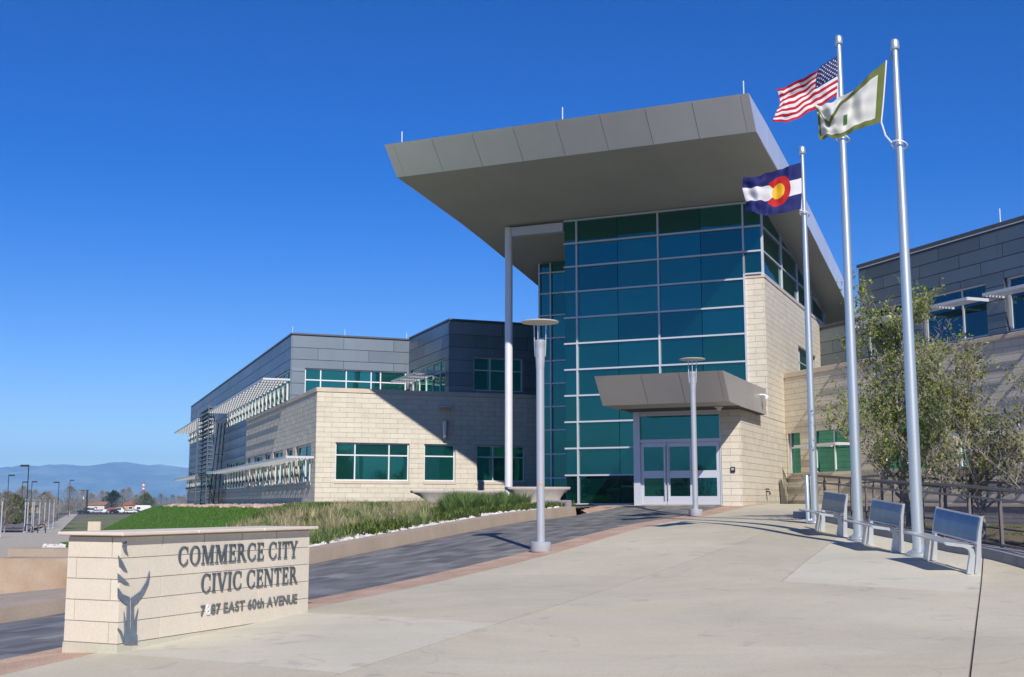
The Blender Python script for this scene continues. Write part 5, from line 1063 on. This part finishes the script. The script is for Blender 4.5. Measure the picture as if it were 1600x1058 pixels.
def ledge(px0, px1, py, Y, label, zbase):
    a, b = at(px0, py, Y), at(px1, py, Y); c = (a + b) / 2; hl = (b[0] - a[0]) / 2; hd = .42; mb = MB(); seg = 40; rings = []
    for sc_, dd, z in ((.62, .55, zbase), (.64, .58, zbase + .12), (.70, .66, c[2] - .40), (.80, .80, c[2] - .24), (.93, .95, c[2] - .12), (.985, 1, c[2] - .09), (1, 1.02, c[2] - .03), (.995, 1, c[2])):
        n = len(mb.v)
        for k in range(seg):
            t = 2 * math.pi * k / seg; e = lambda v, p: math.copysign(abs(v) ** p, v); mb.v.append((hl * sc_ * e(math.cos(t), .35), hd * dd * e(math.sin(t), .35), z - zbase))
        rings.append(n)
    for r0, r1 in zip(rings, rings[1:]):
        for k in range(seg): j = (k + 1) % seg; mb.f.append((r0 + k, r0 + j, r1 + j, r1 + k))
    mb.f.append(tuple(rings[0] + k for k in reversed(range(seg)))); mb.f.append(tuple(rings[-1] + k for k in range(seg)))
    o = mb.obj('ledge_bench', mat('smooth_grey_concrete', (.42, .38, .35), .75, noise=.12, coords='World') if 'smc' not in M else M['smc'], None, True); o.location = (c[0], c[1], zbase); o.rotation_euler.z = R(12); return tag(o, label, 'bench')
M['smc'] = mat('smooth_grey_concrete', (.42, .38, .35), .75, noise=.12, coords='World')
ledge(641, 790, 766.5, 49.5, 'long flared concrete ledge bench before the pale stone wing', 1.2)
ledge(789, 891, 761, 43.6, 'shorter flared concrete ledge bench before the glass wall', 1.15)
M['granite'] = mat('grey_granite', (.22, .20, .24), .7, fine=.5, fscale=60, coords='World')
a, b = at(848, 788, 41.6), at(893, 788, 41.6); mb = MB(); mb.box(0, b[0] - a[0], 0, .45, 0, .48); o = bevel(mb.obj('granite_block', M['granite']), .015); o.location = (a[0], 41.6, 1.24); tag(o, 'speckled grey granite block at the end of the planting bed by the glass', 'stone block')

# ------------------------------------------------ rocks along the kerb
def rockmesh(seed, m):
    rg = random.Random(seed); bm = bmesh.new(); bmesh.ops.create_icosphere(bm, subdivisions=1, radius=1)
    for v in bm.verts: v.co *= rg.uniform(.75, 1.15); v.co.z *= .62
    me = bpy.data.meshes.new('rock'); bm.to_mesh(me); bm.free(); me.materials.append(m); return me
RM = [rockmesh(k, M['rock']) for k in range(7)]; rows_ = []; bed_o = bpy.data.objects['planting_bed']
for s in np.arange(15.5, 38.0, .14):
    for _ in range(2): rows_.append((s + random.uniform(-.08, .08), -14.86 - random.random() ** 1.3 * .55))
rows_.sort(key=lambda e: np.hypot(*xy(*e))); extra = MB()
for i, (s, t) in enumerate(rows_):
    q = xy(s, t); z = float(bedz(q[0], q[1])); r_ = random.uniform(.06, .13)
    if i < 300:
        o = put('rock', RM[i % 7]); o.parent = bed_o; o.location = (q[0], q[1], max(z, zk(s) + .2) + r_ * .25); o.scale = (r_ * random.uniform(.8, 1.3), r_, r_ * random.uniform(.8, 1.1)); o.rotation_euler = (0, 0, random.uniform(0, 6.3))
    else:
        me = RM[i % 7]; n = len(extra.v); extra.v += [(q[0] + v.co.x * r_, q[1] + v.co.y * r_, max(z, zk(s) + .2) + r_ * .25 + v.co.z * r_) for v in me.vertices]; extra.f += [tuple(n + k for k in p.vertices) for p in me.polygons]
if extra.v: tag(extra.obj('rock_field', M['rock'], bed_o), kind='stuff')
cob = MB()
for k in range(700):
    l = random.uniform(52.2, 110) if k > 160 else random.uniform(51.6, 60); g = 10.75 - random.random() * 2.0; P_ = LG(l, g); z = float(bedz(P_[0], P_[1])); r_ = random.uniform(.08, .2); me = RM[k % 7]; n = len(cob.v)
    cob.v += [(P_[0] + v.co.x * r_, P_[1] + v.co.y * r_, z + r_ * .2 + v.co.z * r_) for v in me.vertices]; cob.f += [tuple(n + i for i in p.vertices) for p in me.polygons]
tag(cob.obj('gravel_strip', M['boulder']), 'pinkish cobbles along the foot of the long wing wall', kind='stuff')
rk = MB()
for k in range(70):
    P_ = at(random.uniform(70, 104), 800, random.uniform(74, 96)); r_ = random.uniform(.07, .2); me = RM[k % 7]; n = len(rk.v); z = float(zleft(P_[0], P_[1]))
    rk.v += [(P_[0] + v.co.x * r_, P_[1] + v.co.y * r_, z + v.co.z * r_ + .1) for v in me.vertices]; rk.f += [tuple(n + i for i in p.vertices) for p in me.polygons]
tag(rk.obj('gravel', M['rock']), 'white stones beside the far plaza', kind='stuff')

# ------------------------------------------------ grasses
def blades(cx, cy, cz, n, h, spread, w, lean, rg):
    """n blades per centre; arrays of centres; returns verts, faces"""
    k = len(cx); N_ = k * n; ci = np.repeat(np.arange(k), n); a = rg.uniform(0, 2 * np.pi, N_); r_ = spread * np.sqrt(rg.random(N_)) * np.repeat(np.ones(k), n)
    bx = np.asarray(cx)[ci] + r_ * np.cos(a); by = np.asarray(cy)[ci] + r_ * np.sin(a); bz = np.asarray(cz)[ci] - .03
    H = np.asarray(h)[ci] * rg.uniform(.55, 1.1, N_) if hasattr(h, '__len__') else h * rg.uniform(.55, 1.1, N_); ln = lean * rg.uniform(.3, 1.3, N_) * H; da = a + rg.normal(0, .5, N_); wx, wy = -np.sin(da) * w / 2, np.cos(da) * w / 2
    lv = []
    for f_, wd, zz in ((0, 1, 0), (.35, .9, .55), (1., .12, 1.)):
        x = bx + np.cos(da) * ln * f_; y = by + np.sin(da) * ln * f_; z = bz + H * zz * (1 - .15 * f_ * np.minimum(ln / H, 1)); lv += [np.c_[x - wx * wd, y - wy * wd, z], np.c_[x + wx * wd, y + wy * wd, z]]
    V = np.stack(lv, 1).reshape(-1, 3); b = np.arange(N_)[:, None] * 6; Fc = np.concatenate([b + np.array([[0, 1, 3, 2]]), b + np.array([[2, 3, 5, 4]])], 0); return V, Fc
def scatter(n, x0, x1, y0, y1, ok):
    x = RNG.uniform(x0, x1, n); y = RNG.uniform(y0, y1, n); k = ok(x, y); return x[k], y[k]
bx, by = scatter(9000, -9.6, 3.0, 16, 58, lambda x, y: inbed(x, y) & inl(x, y) & (x * F[0] + y * F[1] < -15.25) & (x > -9.6 - .8 * np.sin(y)))
bz = bedz(bx, by); bs = bx * S[0] + by * S[1]; bt = bx * F[0] + by * F[1]; bl = bx * L[0] + by * L[1]; bpx = 800 + bx / by * FPX; nz_ = np.sin(bx * 1.3 + by * .7) + np.sin(bx * .5 - by * 1.1 + 2) + RNG.normal(0, .6, len(bx))
dk = -14.75 - bt; kind = np.full(len(bx), 1); hs = np.clip(1.15 - dk * .035, .6, 1.15)                                  # 0 olive cover, 1 grey green, 2 straw, 3 tall green
kind[(nz_ < -.35)] = 0
tx, ty = scatter(210, -10, 0, 18, 52, lambda x, y: inbed(x, y)); td = np.min(np.hypot(bx[:, None] - tx[None], by[:, None] - ty[None]), 1); kind[(td < .40) & (nz_ > -1.0) & (dk > 1.2) & (dk < 7.5)] = 2; kind[(dk > 7.5) & (nz_ > .2)] = 0
kind[(bl > 49.8)] = 0
kind[(bpx > 665) & (dk < 4.5)] = 0
kind[(bpx > 700) & (dk > 1.6) & (bl < 50.3)] = 3
kind[(bpx < 560) & (dk < 1.6)] = np.where(nz_[(bpx < 560) & (dk < 1.6)] > .2, 1, 0)
clear = ~((np.abs(bx - .9) < 2.0) & (np.abs(by - 43.6) < .8)) & (bs < 39.6 + 0 * bs) | (bt < -19)
for kd, nm, m_, n, h, sp, w, ln, lab, keep in ((0, 'groundcover', 'bladeolive', 50, .24, .26, .035, .7, 'low olive green groundcover in the planting bed', 1.), (1, 'ornamental_grass', 'bladegrey', 42, .34, .22, .016, .6, 'grey green ornamental grass in the planting bed', .8), (2, 'dry_grass', 'bladetan', 40, .50, .14, .015, .5, 'dry straw coloured grass in the planting bed', .8)):
    k = (kind == kd) & clear & (RNG.random(len(bx)) < keep); V, Fc = blades(bx[k], by[k], bz[k], n, h * hs[k] * RNG.uniform(.6, 1.25, k.sum()), sp, w, ln, RNG); tag(put(nm, fastmesh(nm, V, Fc, M[m_])), lab, kind='stuff')
# tall green clumps one by one
k = np.where((kind == 3) & clear)[0]; pts = []
for i in k:
    if all((bx[i] - p[0]) ** 2 + (by[i] - p[1]) ** 2 > .62 for p in pts): pts.append((bx[i], by[i], bz[i]))
CL = []
for v in range(5):
    V, Fc = blades([0], [0], [0], 330, .74, .24, .017, .62, np.random.default_rng(40 + v)); CL.append(fastmesh('grass_clump', V, Fc, M['blade']))
for i, p in enumerate(pts[:110]):
    o = put('grass_clump', CL[i % 5]); o.location = p; o.rotation_euler.z = i * 1.7; s_ = .75 + .35 * ((i * 37) % 10) / 10; o.scale = (s_, s_, s_); tag(o, 'tall arching green grass clump near the right end of the planting bed', 'grass clump', 'tall green grass clumps in the bed')
lx, ly = scatter(60000, -40, -9, 24, 112, lambda x, y: (x < -9.3) & inl(x, y) & (x * F[0] + y * F[1] < -15) & (x * G[0] + y * G[1] < 10.5) & (x / y > -.42))
V, Fc = blades(lx, ly, bedz(lx, ly), 2, .10, .12, .03, .5, RNG); tag(put('lawn_grass', fastmesh('lawn_grass', V, Fc, M['turfblade'])), 'short green turf on the mound', kind='stuff')
wx_, wy_ = scatter(5000, 8.0, 13, 13, 34, lambda x, y: (x > rx(y) + .15)); k = (RNG.random(len(wx_)) < .5) & (np.sin(wx_ * 2.1 + wy_ * 1.3) > .2); V, Fc = blades(wx_[k], wy_[k], zright(wx_[k], wy_[k]), 8, .07, .15, .02, .8, RNG); tag(put('weeds', fastmesh('weeds', V, Fc, M['bladeolive'])), 'patchy green weeds behind the railing', kind='stuff')

# ------------------------------------------------ pear trees by the railing
def tree(name, label, base, H, spread, n_leaf, leafm, seed, trunk_r=.055, fork=.22, group=None, dense_low=1.0, half=1.2):
    rg = random.Random(seed); nr_ = np.random.default_rng(seed); t = thing(name, label, 'tree', base, 0, group); tr = MB(); br = MB(); ends = []
    def limb(p, d, ln, r0, lev, mbb):
        n = 5 if lev < 2 else 4; pts = [np.array(p)]; d = np.array(d) / np.linalg.norm(d); rr = [r0]
        for i in range(n):
            wb = .13 if lev else .05; d = d + np.array([rg.gauss(0, wb), rg.gauss(0, wb), .10 + (.08 if lev else .1)]); d /= np.linalg.norm(d); pts.append(pts[-1] + d * ln / n); rr.append(r0 * (1 - .75 * (i + 1) / n))
        mbb.tube(pts, rr, 6 if lev < 2 else 3, lev < 1)
        if lev >= 2:
            for q in pts[1:]: ends.append((q, lev))
        if lev < 4:
            for i in range(1, n + 1):
                for _ in range((3 if lev == 0 else 2) if lev < 3 else 1):
                    if rg.random() < .12: continue
                    a = rg.uniform(0, 6.283); out = np.array([math.cos(a), math.sin(a), rg.uniform(.15, .9)]); limb(pts[i], d * .55 + out * (.75 if lev else .7), ln * rg.uniform(.34, .58) * (1.05 if lev else spread), rr[i] * .62 + .002, lev + 1, br)
    zf = H * fork; tr.tube([(0, 0, -.2), (0.01, 0, 0), (.02, .01, zf * .6), (.0, .02, zf)], [trunk_r * 1.25, trunk_r * 1.1, trunk_r, trunk_r * .92], 10)
    tr.obj('trunk', M['bark'], t, True, True); limb((0, .02, zf - .02), (0, 0, 1), H - zf, trunk_r * .9, 0, br)
    for k in range(5): a = k * 1.26 + rg.random(); limb((0, .02, zf * rg.uniform(.8, 1.0)), (math.cos(a) * .7, math.sin(a) * .7, .9), H * .5 * spread * 1.25, trunk_r * .5, 1, br)
    E = np.array([e[0] for e in ends]); zz = np.percentile(E[:, 2], 99.5); kz = (H - zf) / (zz - zf); kr = half / np.percentile(np.hypot(E[:, 0], E[:, 1]), 93)
    sq = lambda P: np.c_[P[:, 0] * kr, P[:, 1] * kr, np.where(P[:, 2] > zf, zf + (P[:, 2] - zf) * kz, P[:, 2])]
    br.v = [tuple(q) for q in sq(np.array(br.v))]; E = sq(E); br.obj('branches', M['bark'], t, False, True); pz = (E[:, 2] / H); w = np.clip(1.25 - pz * .55, .3, 1.2) ** dense_low; idx = nr_.choice(len(E), n_leaf, p=w / w.sum()); c = E[idx] + nr_.normal(0, .05, (n_leaf, 3))
    a1 = nr_.normal(0, 1, (n_leaf, 3)); a1 /= np.linalg.norm(a1, axis=1)[:, None]; a2 = np.cross(a1, nr_.normal(0, 1, (n_leaf, 3))); a2 /= np.linalg.norm(a2, axis=1)[:, None]; sz = nr_.uniform(.026, .052, n_leaf)[:, None]
    V = np.stack([c - a1 * sz, c + a2 * sz * .55, c + a1 * sz, c - a2 * sz * .55], 1).reshape(-1, 3); Fc = np.arange(4 * n_leaf).reshape(-1, 4); put('crown', fastmesh('crown', V, Fc, leafm), None, t, True); return t
def tb_pos(px, Y): x = (px - 800) / FPX * Y * 1.0; return (x, Y, float(zright(np.array(x), np.array(float(Y)))))
tree('pear_tree', 'taller leafier pear tree behind the rightmost flagpole and brown railing', tb_pos(1412, 27.0), 5.75, .74, 14500, M['leaf'], 11, .06, .10, half=1.36, dense_low=1.9)
M['leafy'] = leafmat('young_yellow_leaf', (.14, .18, .03), (.28, .30, .07))
tree('pear_tree', 'shorter thin pear tree with few leaves and grey branches, behind the nearest bench', tb_pos(1526, 24.2), 4.3, .66, 5200, M['leafy'], 47, .05, .15, half=1.1, dense_low=1.6)
tree('pear_tree', 'sparse pear tree cut off by the frame edge beside the railing', tb_pos(1652, 22.0), 3.6, .66, 2600, M['leafy'], 31, .05, .2, half=.95)

# ------------------------------------------------ far background on the left
def bare(seed, n, m, H=8., wide=.42, low=.15, up=.9, tw=.035):
    rg = np.random.default_rng(seed); V, Fc = [], []
    u = rg.random(n) ** .6; a = rg.uniform(0, 2 * np.pi, n); lob = 1 + .35 * np.sin(a * 3 + seed) + .2 * np.sin(a * 7 + seed * 2); zz = H * (low + (1 - low) * rg.random(n)); env = np.sin(np.clip((zz / H - low) / (1 - low), 0, 1) ** .75 * np.pi * .93 + .15); r_ = H * wide * u * env * lob
    p = np.c_[r_ * np.cos(a), r_ * np.sin(a), zz]; d = np.c_[np.cos(a) * .5, np.sin(a) * .5, np.full(n, up)] + rg.normal(0, .45, (n, 3)); d /= np.linalg.norm(d, axis=1)[:, None]; ln = H * rg.uniform(.05, .13, n)[:, None]; s_ = np.cross(d, rg.normal(0, 1, (n, 3))); s_ /= np.linalg.norm(s_, axis=1)[:, None]; w = tw * H / 8
    V = np.stack([p - s_ * w, p + s_ * w, p + d * ln + s_ * w * .3, p + d * ln - s_ * w * .3], 1).reshape(-1, 3); return fastmesh('crown', V, np.arange(4 * n).reshape(-1, 4), m)
def trunkmesh(H, m, r=.18):
    mb = MB(); mb.tube([(0, 0, -.3), (0, 0, H * .3), (.05, 0, H * .75)], [r, r * .8, r * .25], 6)
    for k in range(6): a = k * 1.05; mb.tube([(0, 0, H * (.25 + .06 * k)), (H * .16 * math.cos(a), H * .16 * math.sin(a), H * (.5 + .06 * k))], [r * .5, r * .12], 4)
    return mb.mesh('trunk', m=m)
M['twigwarm'] = mat('budding_twig', (.185, .165, .125), .9, rand=.2); M['twiggrey'] = mat('grey_twig', (.25, .235, .215), .9, rand=.2); M['spring'] = leafmat('spring_leaf', (.10, .14, .04), (.16, .17, .06))
TM = {'bare': ([bare(1, 1500, M['twig']), bare(2, 1500, M['twigwarm'], wide=.5)], trunkmesh(8, M['bark'])), 'grey': ([bare(3, 1100, M['twiggrey'], wide=.33), bare(8, 1100, M['twiggrey'], wide=.3)], trunkmesh(8, M['bark'], .14)), 'green': ([bare(4, 2600, M['spring'], wide=.5, tw=.1)], trunkmesh(8, M['bark'])),
      'pine': ([bare(5, 2600, M['leafdark'], wide=.26, low=.05, up=.1, tw=.12)], trunkmesh(8, M['barkdark'])), 'round': ([bare(6, 2600, M['leafdark'], wide=.5, low=.2, up=.3, tw=.12)], trunkmesh(8, M['barkdark']))}
LBL = {'bare': ('bare_tree', 'leafless brown tree in the far tree line beyond the parked cars', 'bare trees of the far tree line'), 'grey': ('street_tree', 'small pale leafless tree in the row along the far footpath', 'young trees along the footpath'), 'green': ('leafy_tree', None, None), 'pine': ('pine_tree', None, None), 'round': ('evergreen_tree', None, None)}
def fartree(kind_, px, Y, H, z=-2.1, label=None, i=0):
    nm, lb, gp = LBL[kind_]; q = at(px, 790, Y); t = thing(nm, label or lb, 'tree', (q[0], q[1], z), i * 1.3, None if label else gp); s_ = H / 8
    cr_ = TM[kind_][0]; c = put('crown', cr_[i % len(cr_)], None, t, True); tk = put('trunk', TM[kind_][1], None, t, True)
    t.scale = (s_ * random.uniform(.85, 1.25), s_ * random.uniform(.85, 1.25), s_); return t
i = 0
for px in np.arange(-40, 335, 7.5):
    Y = random.uniform(520, 700); fartree('bare', px + random.uniform(-4, 4), Y, (random.uniform(16, 30) + 8 * math.sin(px * .05) * (px < 160) + (12 if 185 < px < 205 else 0)) * Y / FPX * 1.05, i=i); i += 1
for px, Y, H, lb, kd in ((228, 505, 7.8, 'green leafed bushy tree beside the white trailer, beyond the field', 'green'), (177, 560, 9.5, 'dark rounded evergreen standing above the far house roofs', 'round'), (69.5, 430, 7.5, 'dark pointed conifer above the far houses left', 'pine'), (109, 420, 9.5, 'tallest ragged brown tree left of the signal mast', 'bare'), (23, 175, 4.8, 'yellowish budding tree left of the light posts', 'green'), (9, 160, 5.2, 'thin bare tree at the frame edge beside the far plaza', 'bare')):
    fartree(kd, px, Y, H, label=lb, i=i); i += 1
for k in range(15):
    Y = 185 + k * 17; px = 800 + (-.392 * FPX) * 1.0 + 0; px = 800 - FPX * (.3885 + .1 * (1 - Y / 430) * .12); fartree('grey', px - 3.2 * (1 - (Y - 185) / 260) , Y, 5.2 + .4 * math.sin(k * 2.1), i=k)
    q = at(px - 3.2 * (1 - (Y - 185) / 260), 790, Y); mb = MB(); mb.tube([(0, 0, 0), (0, 0, 1.3)], .16, 8)
# dark street lamps
def street_lamp(px, Y, H, label, dirn=-1):
    q = at(px, 790, Y); t = thing('street_lamp', label, 'street lamp', (q[0], q[1], -2.1)); mb = MB(); mb.tube([(0, 0, 0), (0, 0, H)], .075, 8); mb.obj('pole', M['dark'], t, False, True); mb = MB(); mb.box(min(0, dirn * 1.1), max(0, dirn * 1.1), -.2, .2, H - .18, H + .1); mb.obj('lamp_box', M['dark'], t, False, True)
for px, Y, H, lb, d in ((41.5, 165, 9.0, 'tallest dark street lamp, box head pointing left, among the pale posts', -1), (48, 260, 8.5, 'dark street lamp just right of the tallest one', 1), (33.5, 280, 8.8, 'dark lamp post left of the tallest street lamp', 1), (90.5, 250, 8.2, 'dark box headed street lamp above the row of young trees', -1), (11, 230, 9.2, 'dark lamp mast nearest the left frame edge', 1), (107.5, 330, 10.2, 'dark twin street lamp before the ragged brown tree', 1)): street_lamp(px, Y, H, lb, d)
q = at(135.5, 790, 425); t = thing('signal_mast', 'dark green traffic signal mast with a long arm at the end of the footpath', 'traffic signal', (q[0], q[1], -2.1)); mb = MB(); mb.tube([(0, 0, 0), (0, 0, 8.6)], .38, 8); M['dkgreen'] = mat('dark_green_paint', (.012, .03, .025), .5); mb.obj('mast', M['dkgreen'], t, False, True); mb = MB(); mb.tube([(0, 0, 8.3), (-3.4, 0, 8.5)], .08, 6); mb.obj('arm', M['dkgreen'], t, False, True)
mb = MB(); mb.box(-1.4, -1.0, -.15, .15, 5.2, 6.1); mb.obj('signal_head', M['white'], t, False, True)
# chimney
q = at(223, 790, 1500); ch = thing('smokestack', 'distant red and white banded smokestack rising above the trees', 'smokestack', (q[0], q[1], -2.2)); zz = [1.6 + (787 - y) * 1500 / FPX + 2.2 for y in (800, 767.8, 765.2, 762.6, 760.2, 756.8, 753.6)]; M['stackred'] = mat('stack_red', (.45, .06, .05), .7); M['stackwhite'] = mat('stack_white', (.75, .72, .7), .7); M['stackpink'] = mat('stack_faded', (.46, .30, .28), .8)
for a, b, m_ in ((0, 1, 'stackpink'), (1, 2, 'stackred'), (2, 3, 'stackwhite'), (3, 4, 'stackred'), (4, 5, 'stackwhite'), (5, 6, 'stackred')): mb = MB(); mb.tube([(0, 0, zz[a]), (0, 0, zz[b])], 1.5, 14); mb.obj('band', M[m_], ch, False, True)
# houses
def house(px0, px1, ytop, yeave, Y, wallm, roofm, label, name='house'):
    a, b = at(px0, 790, Y), at(px1, 790, Y); w = b[0] - a[0]; t = thing(name, label, 'house', ((a[0] + b[0]) / 2, Y, -2.1)); ze = 1.6 + (787 - yeave) * Y / FPX + 2.1; zr_ = 1.6 + (787 - ytop) * Y / FPX + 2.1; d = 8.
    mb = MB(); mb.box(-w / 2, w / 2, 0, d, 0, ze); mb.obj('wall', wallm, t, False, True); mb = MB(); n = 0; e = .5
    mb.v = [(-w / 2 - e, -e, ze), (w / 2 + e, -e, ze), (w / 2 + e, d + e, ze), (-w / 2 - e, d + e, ze), (-w / 2 - e, d / 2, zr_), (w / 2 + e, d / 2, zr_)]; mb.f = [(0, 1, 5, 4), (2, 3, 4, 5), (0, 4, 3), (1, 2, 5), (3, 2, 1, 0)]; mb.obj('roof', roofm, t, False, True)
    nn = max(1, int(w / 5))
    for k in range(nn): x = -w / 2 + w * (k + .5) / nn; f_ = MB(); f_.box(x - .9, x + .9, -.06, -.0, ze * .42, ze * .8); fo = f_.obj('window', M['white'], t, False, True); f_ = MB(); f_.box(x - .75, x + .75, -.08, -.061, ze * .46, ze * .76); f_.obj('pane', M['dark'], fo, False, True)
M['tilebrown'] = mat('brown_shingle', (.30, .15, .08), .9, noise=.2, nscale=.4); M['tilered'] = mat('red_shingle', (.36, .10, .06), .9, noise=.2, nscale=.4); M['stucco'] = mat('pale_stucco', (.62, .56, .48), .9); M['ochrewall'] = mat('ochre_wall', (.50, .34, .14), .9); M['whitewall'] = mat('white_wall', (.75, .74, .73), .8)
house(136, 163, 784.0, 789.3, 520, M['stucco'], M['tilebrown'], 'pale two storey house with a long brown roof beyond the field'); house(194, 214, 785, 789.5, 530, M['ochrewall'], M['tilered'], 'house with a red brown roof right of the parked cars'); house(17, 33, 785, 790, 440, M['whitewall'], M['twig'], 'white house among trees left of the lamp posts'); house(58, 78, 788, 791.5, 450, M['whitewall'], M['tilebrown'], 'low white house behind the pale light posts'); house(168, 186, 793, 795.5, 500, M['stucco'], M['tilered'], 'low building with a red awning roof behind the parked cars'); house(33, 56, 786.5, 790, 500, M['ochrewall'], M['tilebrown'], 'ochre house left behind the tallest street lamp')
# cars
def car(px, Y, paint, label, van=False, first=[None]):
    q = at(px, 790, Y); t = thing('parked_car', label, 'car', (q[0], q[1], -2.05), random.uniform(-.06, .06) + (0 if random.random() < .6 else 1.4)); H = 2.1 if van else 1.45
    mb = MB(); mb.box(-2.2, 2.2, -.88, .88, .35, .95 if not van else 1.2); mb.hexa([(-1.5, -.82, .95), (1.35, -.82, .95), (1.35, .82, .95), (-1.5, .82, .95), (-1.1, -.7, H), (.6 if not van else 1.1, -.7, H), (.6 if not van else 1.1, .7, H), (-1.1, .7, H)]); bevel(mb.obj('body', paint, t, False, True), .08, 1)
    mb = MB(); mb.hexa([(-1.38, -.84, 1.0), (1.15, -.84, 1.0), (1.15, .84, 1.0), (-1.38, .84, 1.0), (-1.08, -.735, H - .12), (.58, -.735, H - .12), (.58, .735, H - .12), (-1.08, .735, H - .12)]); mb.obj('windows', M['dark'], t, False, True)
    for x in (-1.4, 1.4):
        for y in (-.88, .88): mb = MB(); mb.tube([(x, y - .1, .34), (x, y + .1, .34)], .34, 12); mb.obj('wheel', M['dark'], t, False, True)
CP = {n: mat(n, c, .3, .1) for n, c in (('white_car_paint', (.75, .75, .75)), ('black_car_paint', (.02, .02, .025)), ('silver_car_paint', (.45, .46, .48)), ('red_car_paint', (.35, .03, .03)), ('blue_car_paint', (.04, .08, .2)))}
for px, Y, c, lb, v in ((131, 452, 'black', 'black car parked at the end of the footpath', False), (137, 458, 'black', 'black pickup shaped car next to the signal mast', True), (146, 455, 'white', 'white van before the pale brown roofed house', True), (153, 452, 'silver', 'silver car before the pale house', False), (158.5, 456, 'blue', 'dark blue car between the silver and white cars', False), (166.5, 452, 'white', 'white car left of the red awning', False), (173, 455, 'red', 'dark red car under the red awning', False), (179, 452, 'black', 'black car right of the red awning', False), (187.5, 455, 'white', 'white van right of the red awning', True), (194, 452, 'white', 'white car before the red roofed house', False), (200, 454, 'silver', 'silver car before the red roofed house', False), (206, 452, 'white', 'last white car on the right of the parked row', False), (213, 456, 'black', 'black car at the right end before the trailer', False)): car(px, Y, CP[c + '_car_paint'], lb, v)
q = at(224, 790, 470); t = thing('camper_trailer', 'white camper trailer beside the green leafed tree', 'trailer', (q[0], q[1], -2.05)); mb = MB(); mb.box(-3.2, 3.2, -1.1, 1.1, .5, 3.0); bevel(mb.obj('body', CP['white_car_paint'], t, False, True), .35, 2); mb = MB(); mb.box(-2.2, -.8, -1.12, -1.105, 1.5, 2.3); mb.obj('window', M['dark'], t, False, True); mb = MB(); mb.tube([(0, -1.1, .35), (0, 1.1, .35)], .36, 10); mb.obj('wheel', M['dark'], t, False, True)
a, b = at(137, 820, 120), at(157, 820, 120); mb = MB(); mb.hexa([(a[0], a[1], -2.1), (b[0], b[1], -2.1), (b[0], b[1] + .4, -2.1), (a[0], a[1] + .4, -2.1), (a[0], a[1], -.2), (b[0], b[1], -.2), (b[0], b[1] + .4, -.2), (a[0], a[1] + .4, -.2)]); tag(bevel(mb.obj('garden_wall', M['coping']), .03), 'short pale tan wall at the left foot of the green mound', 'wall')
for px, lb in ((46.5, 'black bike rack hoop beside the light posts, left one'), (67, 'black bike rack hoop among the light posts, right one')):
    q = at(px, 790, 150); mb = MB(); mb.tube([(-.5, 0, 0), (-.5, 0, .7), (-.3, 0, 1.0), (.3, 0, 1.0), (.5, 0, .7), (.5, 0, 0)], .08, 8); o = mb.obj('bike_rack', M['dark']); o.location = (q[0], 150, -2.05); tag(o, lb, 'bike rack')
# trees across the street behind the photographer, mirrored in the glass
for k, (x, y, H, kd) in enumerate([(-48, -10, 6, 'round'), (-57, -14, 7, 'round'), (-42, -16, 4, 'round'), (-64, -20, 8, 'bare'), (-36, -22, 5, 'round'), (-52, -30, 9, 'bare'), (38, 1, 8, 'green'), (46, -8, 9, 'round'), (53, -17, 9, 'green'), (42, -14, 8, 'bare'), (60, -8, 10, 'round'), (50, 4, 8, 'bare'), (33, -8, 6, 'round'), (57, -24, 9, 'round')]):
    nm, lb, gp = LBL[kd]; t = thing(nm, 'tree across the street, seen only mirrored in the window glass', 'tree', (x, y, -2.3), k * 1.1, 'trees mirrored in the glass'); put('crown', TM[kd][0][0], None, t, True); put('trunk', TM[kd][1], None, t, True); t.scale = (H / 8,) * 3

# ---------------------------------------------------------------- air
hz = bpy.data.meshes.new('haze'); b_ = MB(); b_.box(-10600, 10600, -10600, 10600, -9, 420); ho = b_.obj('haze', None)
hm = bpy.data.materials.new('haze_air'); hm.use_nodes = True; hn = hm.node_tree; hn.nodes.remove(hn.nodes['Principled BSDF'])
pv = hn.nodes.new('ShaderNodeVolumePrincipled'); pv.inputs['Color'].default_value = (.30, .62, 1, 1); pv.inputs['Density'].default_value = 1.5e-4; pv.inputs['Anisotropy'].default_value = -.2
hn.links.new(pv.outputs[0], hn.nodes['Material Output'].inputs['Volume']); ho.data.materials.clear(); ho.data.materials.append(hm); ho['kind'] = 'stuff'
